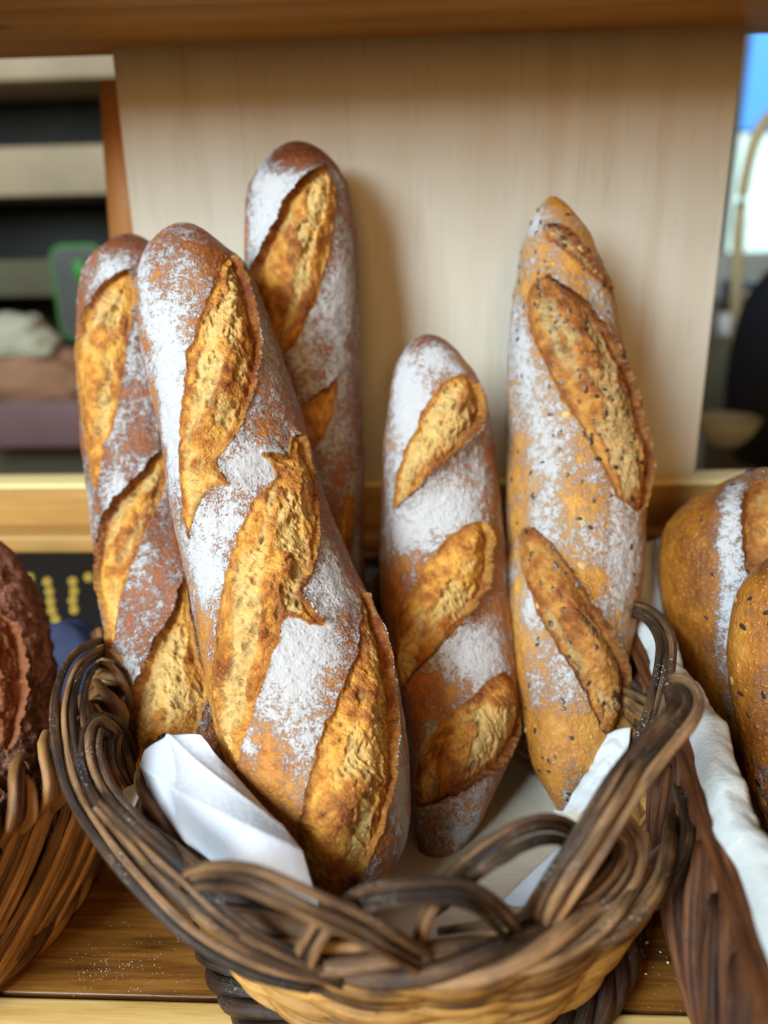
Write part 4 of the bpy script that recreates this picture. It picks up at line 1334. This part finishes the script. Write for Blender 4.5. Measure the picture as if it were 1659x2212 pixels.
p = at(36, 735, 1.2)
tag(lump('paper_bag', p, 0.062, 0.04, 0.036, M['cream'], 21, None, 0.42), 'blurred cream coloured bag on the left rack', 'bag')
p = at(70, 820, 1.2)
tag(lump('bun', p, 0.105, 0.05, 0.045, M['tan'], 25, None, 0.35), 'blurred tan mound of bread below the cream bag', 'bread')
p = at(85, 880, 1.2)
tray = empty('bread_tray', (p[0], p[1], p[2] - 0.05), 'mauve plastic tray under the blurred bun', 'tray')
box('bottom', p[0] - 0.14, p[0] + 0.12, 1.14, 1.27, p[2] - 0.05, p[2] - 0.042, M['mauve'], tray, bevel=0.003)
box('side', p[0] - 0.14, p[0] + 0.12, 1.132, 1.14, p[2] - 0.05, p[2] + 0.022, M['mauve'], tray, bevel=0.003)
box('side', p[0] - 0.14, p[0] + 0.12, 1.27, 1.278, p[2] - 0.05, p[2] + 0.022, M['mauve'], tray, bevel=0.003)

# small glowing yellow dots in the gap under the rail
M['glowdot'] = glow('yellow_glow_dot', (0.80, 0.60, 0.10), 0.55)
for k, (px, py) in enumerate([(64, 1248), (70, 1272), (102, 1257), (107, 1278), (109, 1299), (112, 1319), (120, 1338), (157, 1256), (160, 1277), (157, 1297), (160, 1317), (191, 1247)]):
    c = at(px, py, 0.72)
    prof = [(0.0001, 0.0034), (0.0022, 0.0028), (0.0034, 0.0), (0.0022, -0.0028), (0.0001, -0.0034)]
    lathe('light', prof, c, M['glowdot'], None, 12, 'small round yellow dot glowing in the dark gap under the rail', 'light')['group'] = 'yellow dots behind the baskets'
p = at(140, 1450, 0.45)
tag(lump('cloth_bag', (p[0], 0.46, p[2] - 0.03), 0.040, 0.025, 0.06, M['blue'], 31), 'dark blue cotton bag in the gap behind the left basket', 'bag')

# the shop window past the right edge of the panel
WY = 1.9
def wx(px, py): return at(px, py, WY)
M['sky'] = glow('blue_sky_pane', (0.10, 0.36, 0.95), 1.0)
M['daylight'] = glow('bright_pale_pane', (0.62, 0.86, 0.82), 1.0)
wn = empty('shop_window', (wx(1640, 560)[0], WY, -0.5), 'bright shop window with blue sky beyond the right edge of the panel', 'window')
a, b, c_ = wx(1570, 20), wx(1570, 285), wx(1570, 545)
x0, x1 = wx(1588, 300)[0], wx(1900, 300)[0]
box('pane', x0, x1, WY, WY + 0.01, b[2] + 0.004, a[2] + 0.25, M['sky'], wn)
box('pane', x0, x1, WY, WY + 0.01, c_[2], b[2] - 0.004, M['daylight'], wn)
box('frame', x0 - 0.035, x0 - 0.001, WY - 0.03, WY + 0.02, -0.5, a[2] + 0.25, M['greyp'], wn, bevel=0.004)
box('sill', x0 - 0.035, x1, WY - 0.06, WY + 0.02, c_[2] - 0.10, c_[2] - 0.001, M['greyc'], wn, bevel=0.004)
pts = [at(1590, 760, 1.2), at(1592, 620, 1.2), at(1598, 480, 1.2), at(1612, 370, 1.2), at(1640, 280, 1.2), at(1690, 230, 1.2), at(1760, 225, 1.2), at(1830, 270, 1.2), at(1860, 400, 1.2), at(1870, 760, 1.2)]
ch = empty('bent_cane_frame', tuple(np.array(pts[0]) * [1, 1, 0] + [0.1, 0, -0.5]), 'pale bent cane frame arching in front of the bright window', 'frame')
tube('back_frame', catmull(np.array(pts), 60), 0.009, M['cane'], ch, sides=10)
tube('back_rail', catmull(np.array([at(1592, 640, 1.2), at(1700, 628, 1.2), at(1868, 640, 1.2)]), 14), 0.007, M['cane'], ch, sides=8)
q = at(1640, 630, 1.5)
tb = empty('side_counter', (q[0] + 0.1, 1.5, -0.5), 'blue grey counter edge below the window', 'counter')
box('counter_top', at(1598, 630, 1.5)[0], q[0] + 0.4, 1.44, 1.6, at(1640, 648, 1.5)[2], at(1640, 606, 1.5)[2], M['steel'], tb, bevel=0.006)
box('counter_side', at(1612, 680, 1.5)[0], q[0] + 0.39, 1.46, 1.59, at(1640, 690, 1.5)[2], at(1640, 649, 1.5)[2], M['greyp'], tb, bevel=0.004)
q = at(1592, 738, 1.35)
lathe('cup', [(0.0, 0.002), (0.022, 0), (0.030, 0.006), (0.034, 0.03), (0.033, 0.046), (0.030, 0.046), (0.029, 0.01), (0.0, 0.006)], q, M['whitec'], None, 28, 'white cup out of focus right of the panel', 'cup')
q = at(1600, 760, 1.35)
sv = empty('serving_stand', (q[0], 1.35, -0.5), 'dark stand carrying the white cup', 'stand')
box('stand_top', q[0] - 0.045, q[0] + 0.10, 1.30, 1.42, at(1600, 775, 1.35)[2], at(1600, 741, 1.35)[2], M['blackc'], sv, bevel=0.004)
q = at(1580, 830, 1.3)
tag(lump('flour_sack', (q[0], 1.32, q[2]), 0.052, 0.05, 0.075, M['olive'], 41), 'olive brown sack below the white cup', 'sack')
q = at(1650, 800, 1.1)
tag(lump('dark_cloth', (q[0] + 0.012, 1.1, q[2]), 0.055, 0.05, 0.14, M['blackc'], 43), 'black cloth shape at the right edge behind the loaves', 'cloth')
q = at(1566, 960, 1.0)
lathe('bowl', [(0.0, 0.002), (0.018, 0), (0.032, 0.016), (0.040, 0.036), (0.037, 0.036), (0.028, 0.016), (0.0, 0.006)], q, M['greyc'], None, 28, 'grey bowl just above the rail right of the panel', 'bowl')
M['room'] = simple('dim_back_wall', (0.06, 0.055, 0.045), 0.8, 0.2, 3)
structure(box('room_wall', -3.0, 3.0, 2.3, 2.35, -1.2, 1.6, M['room']))
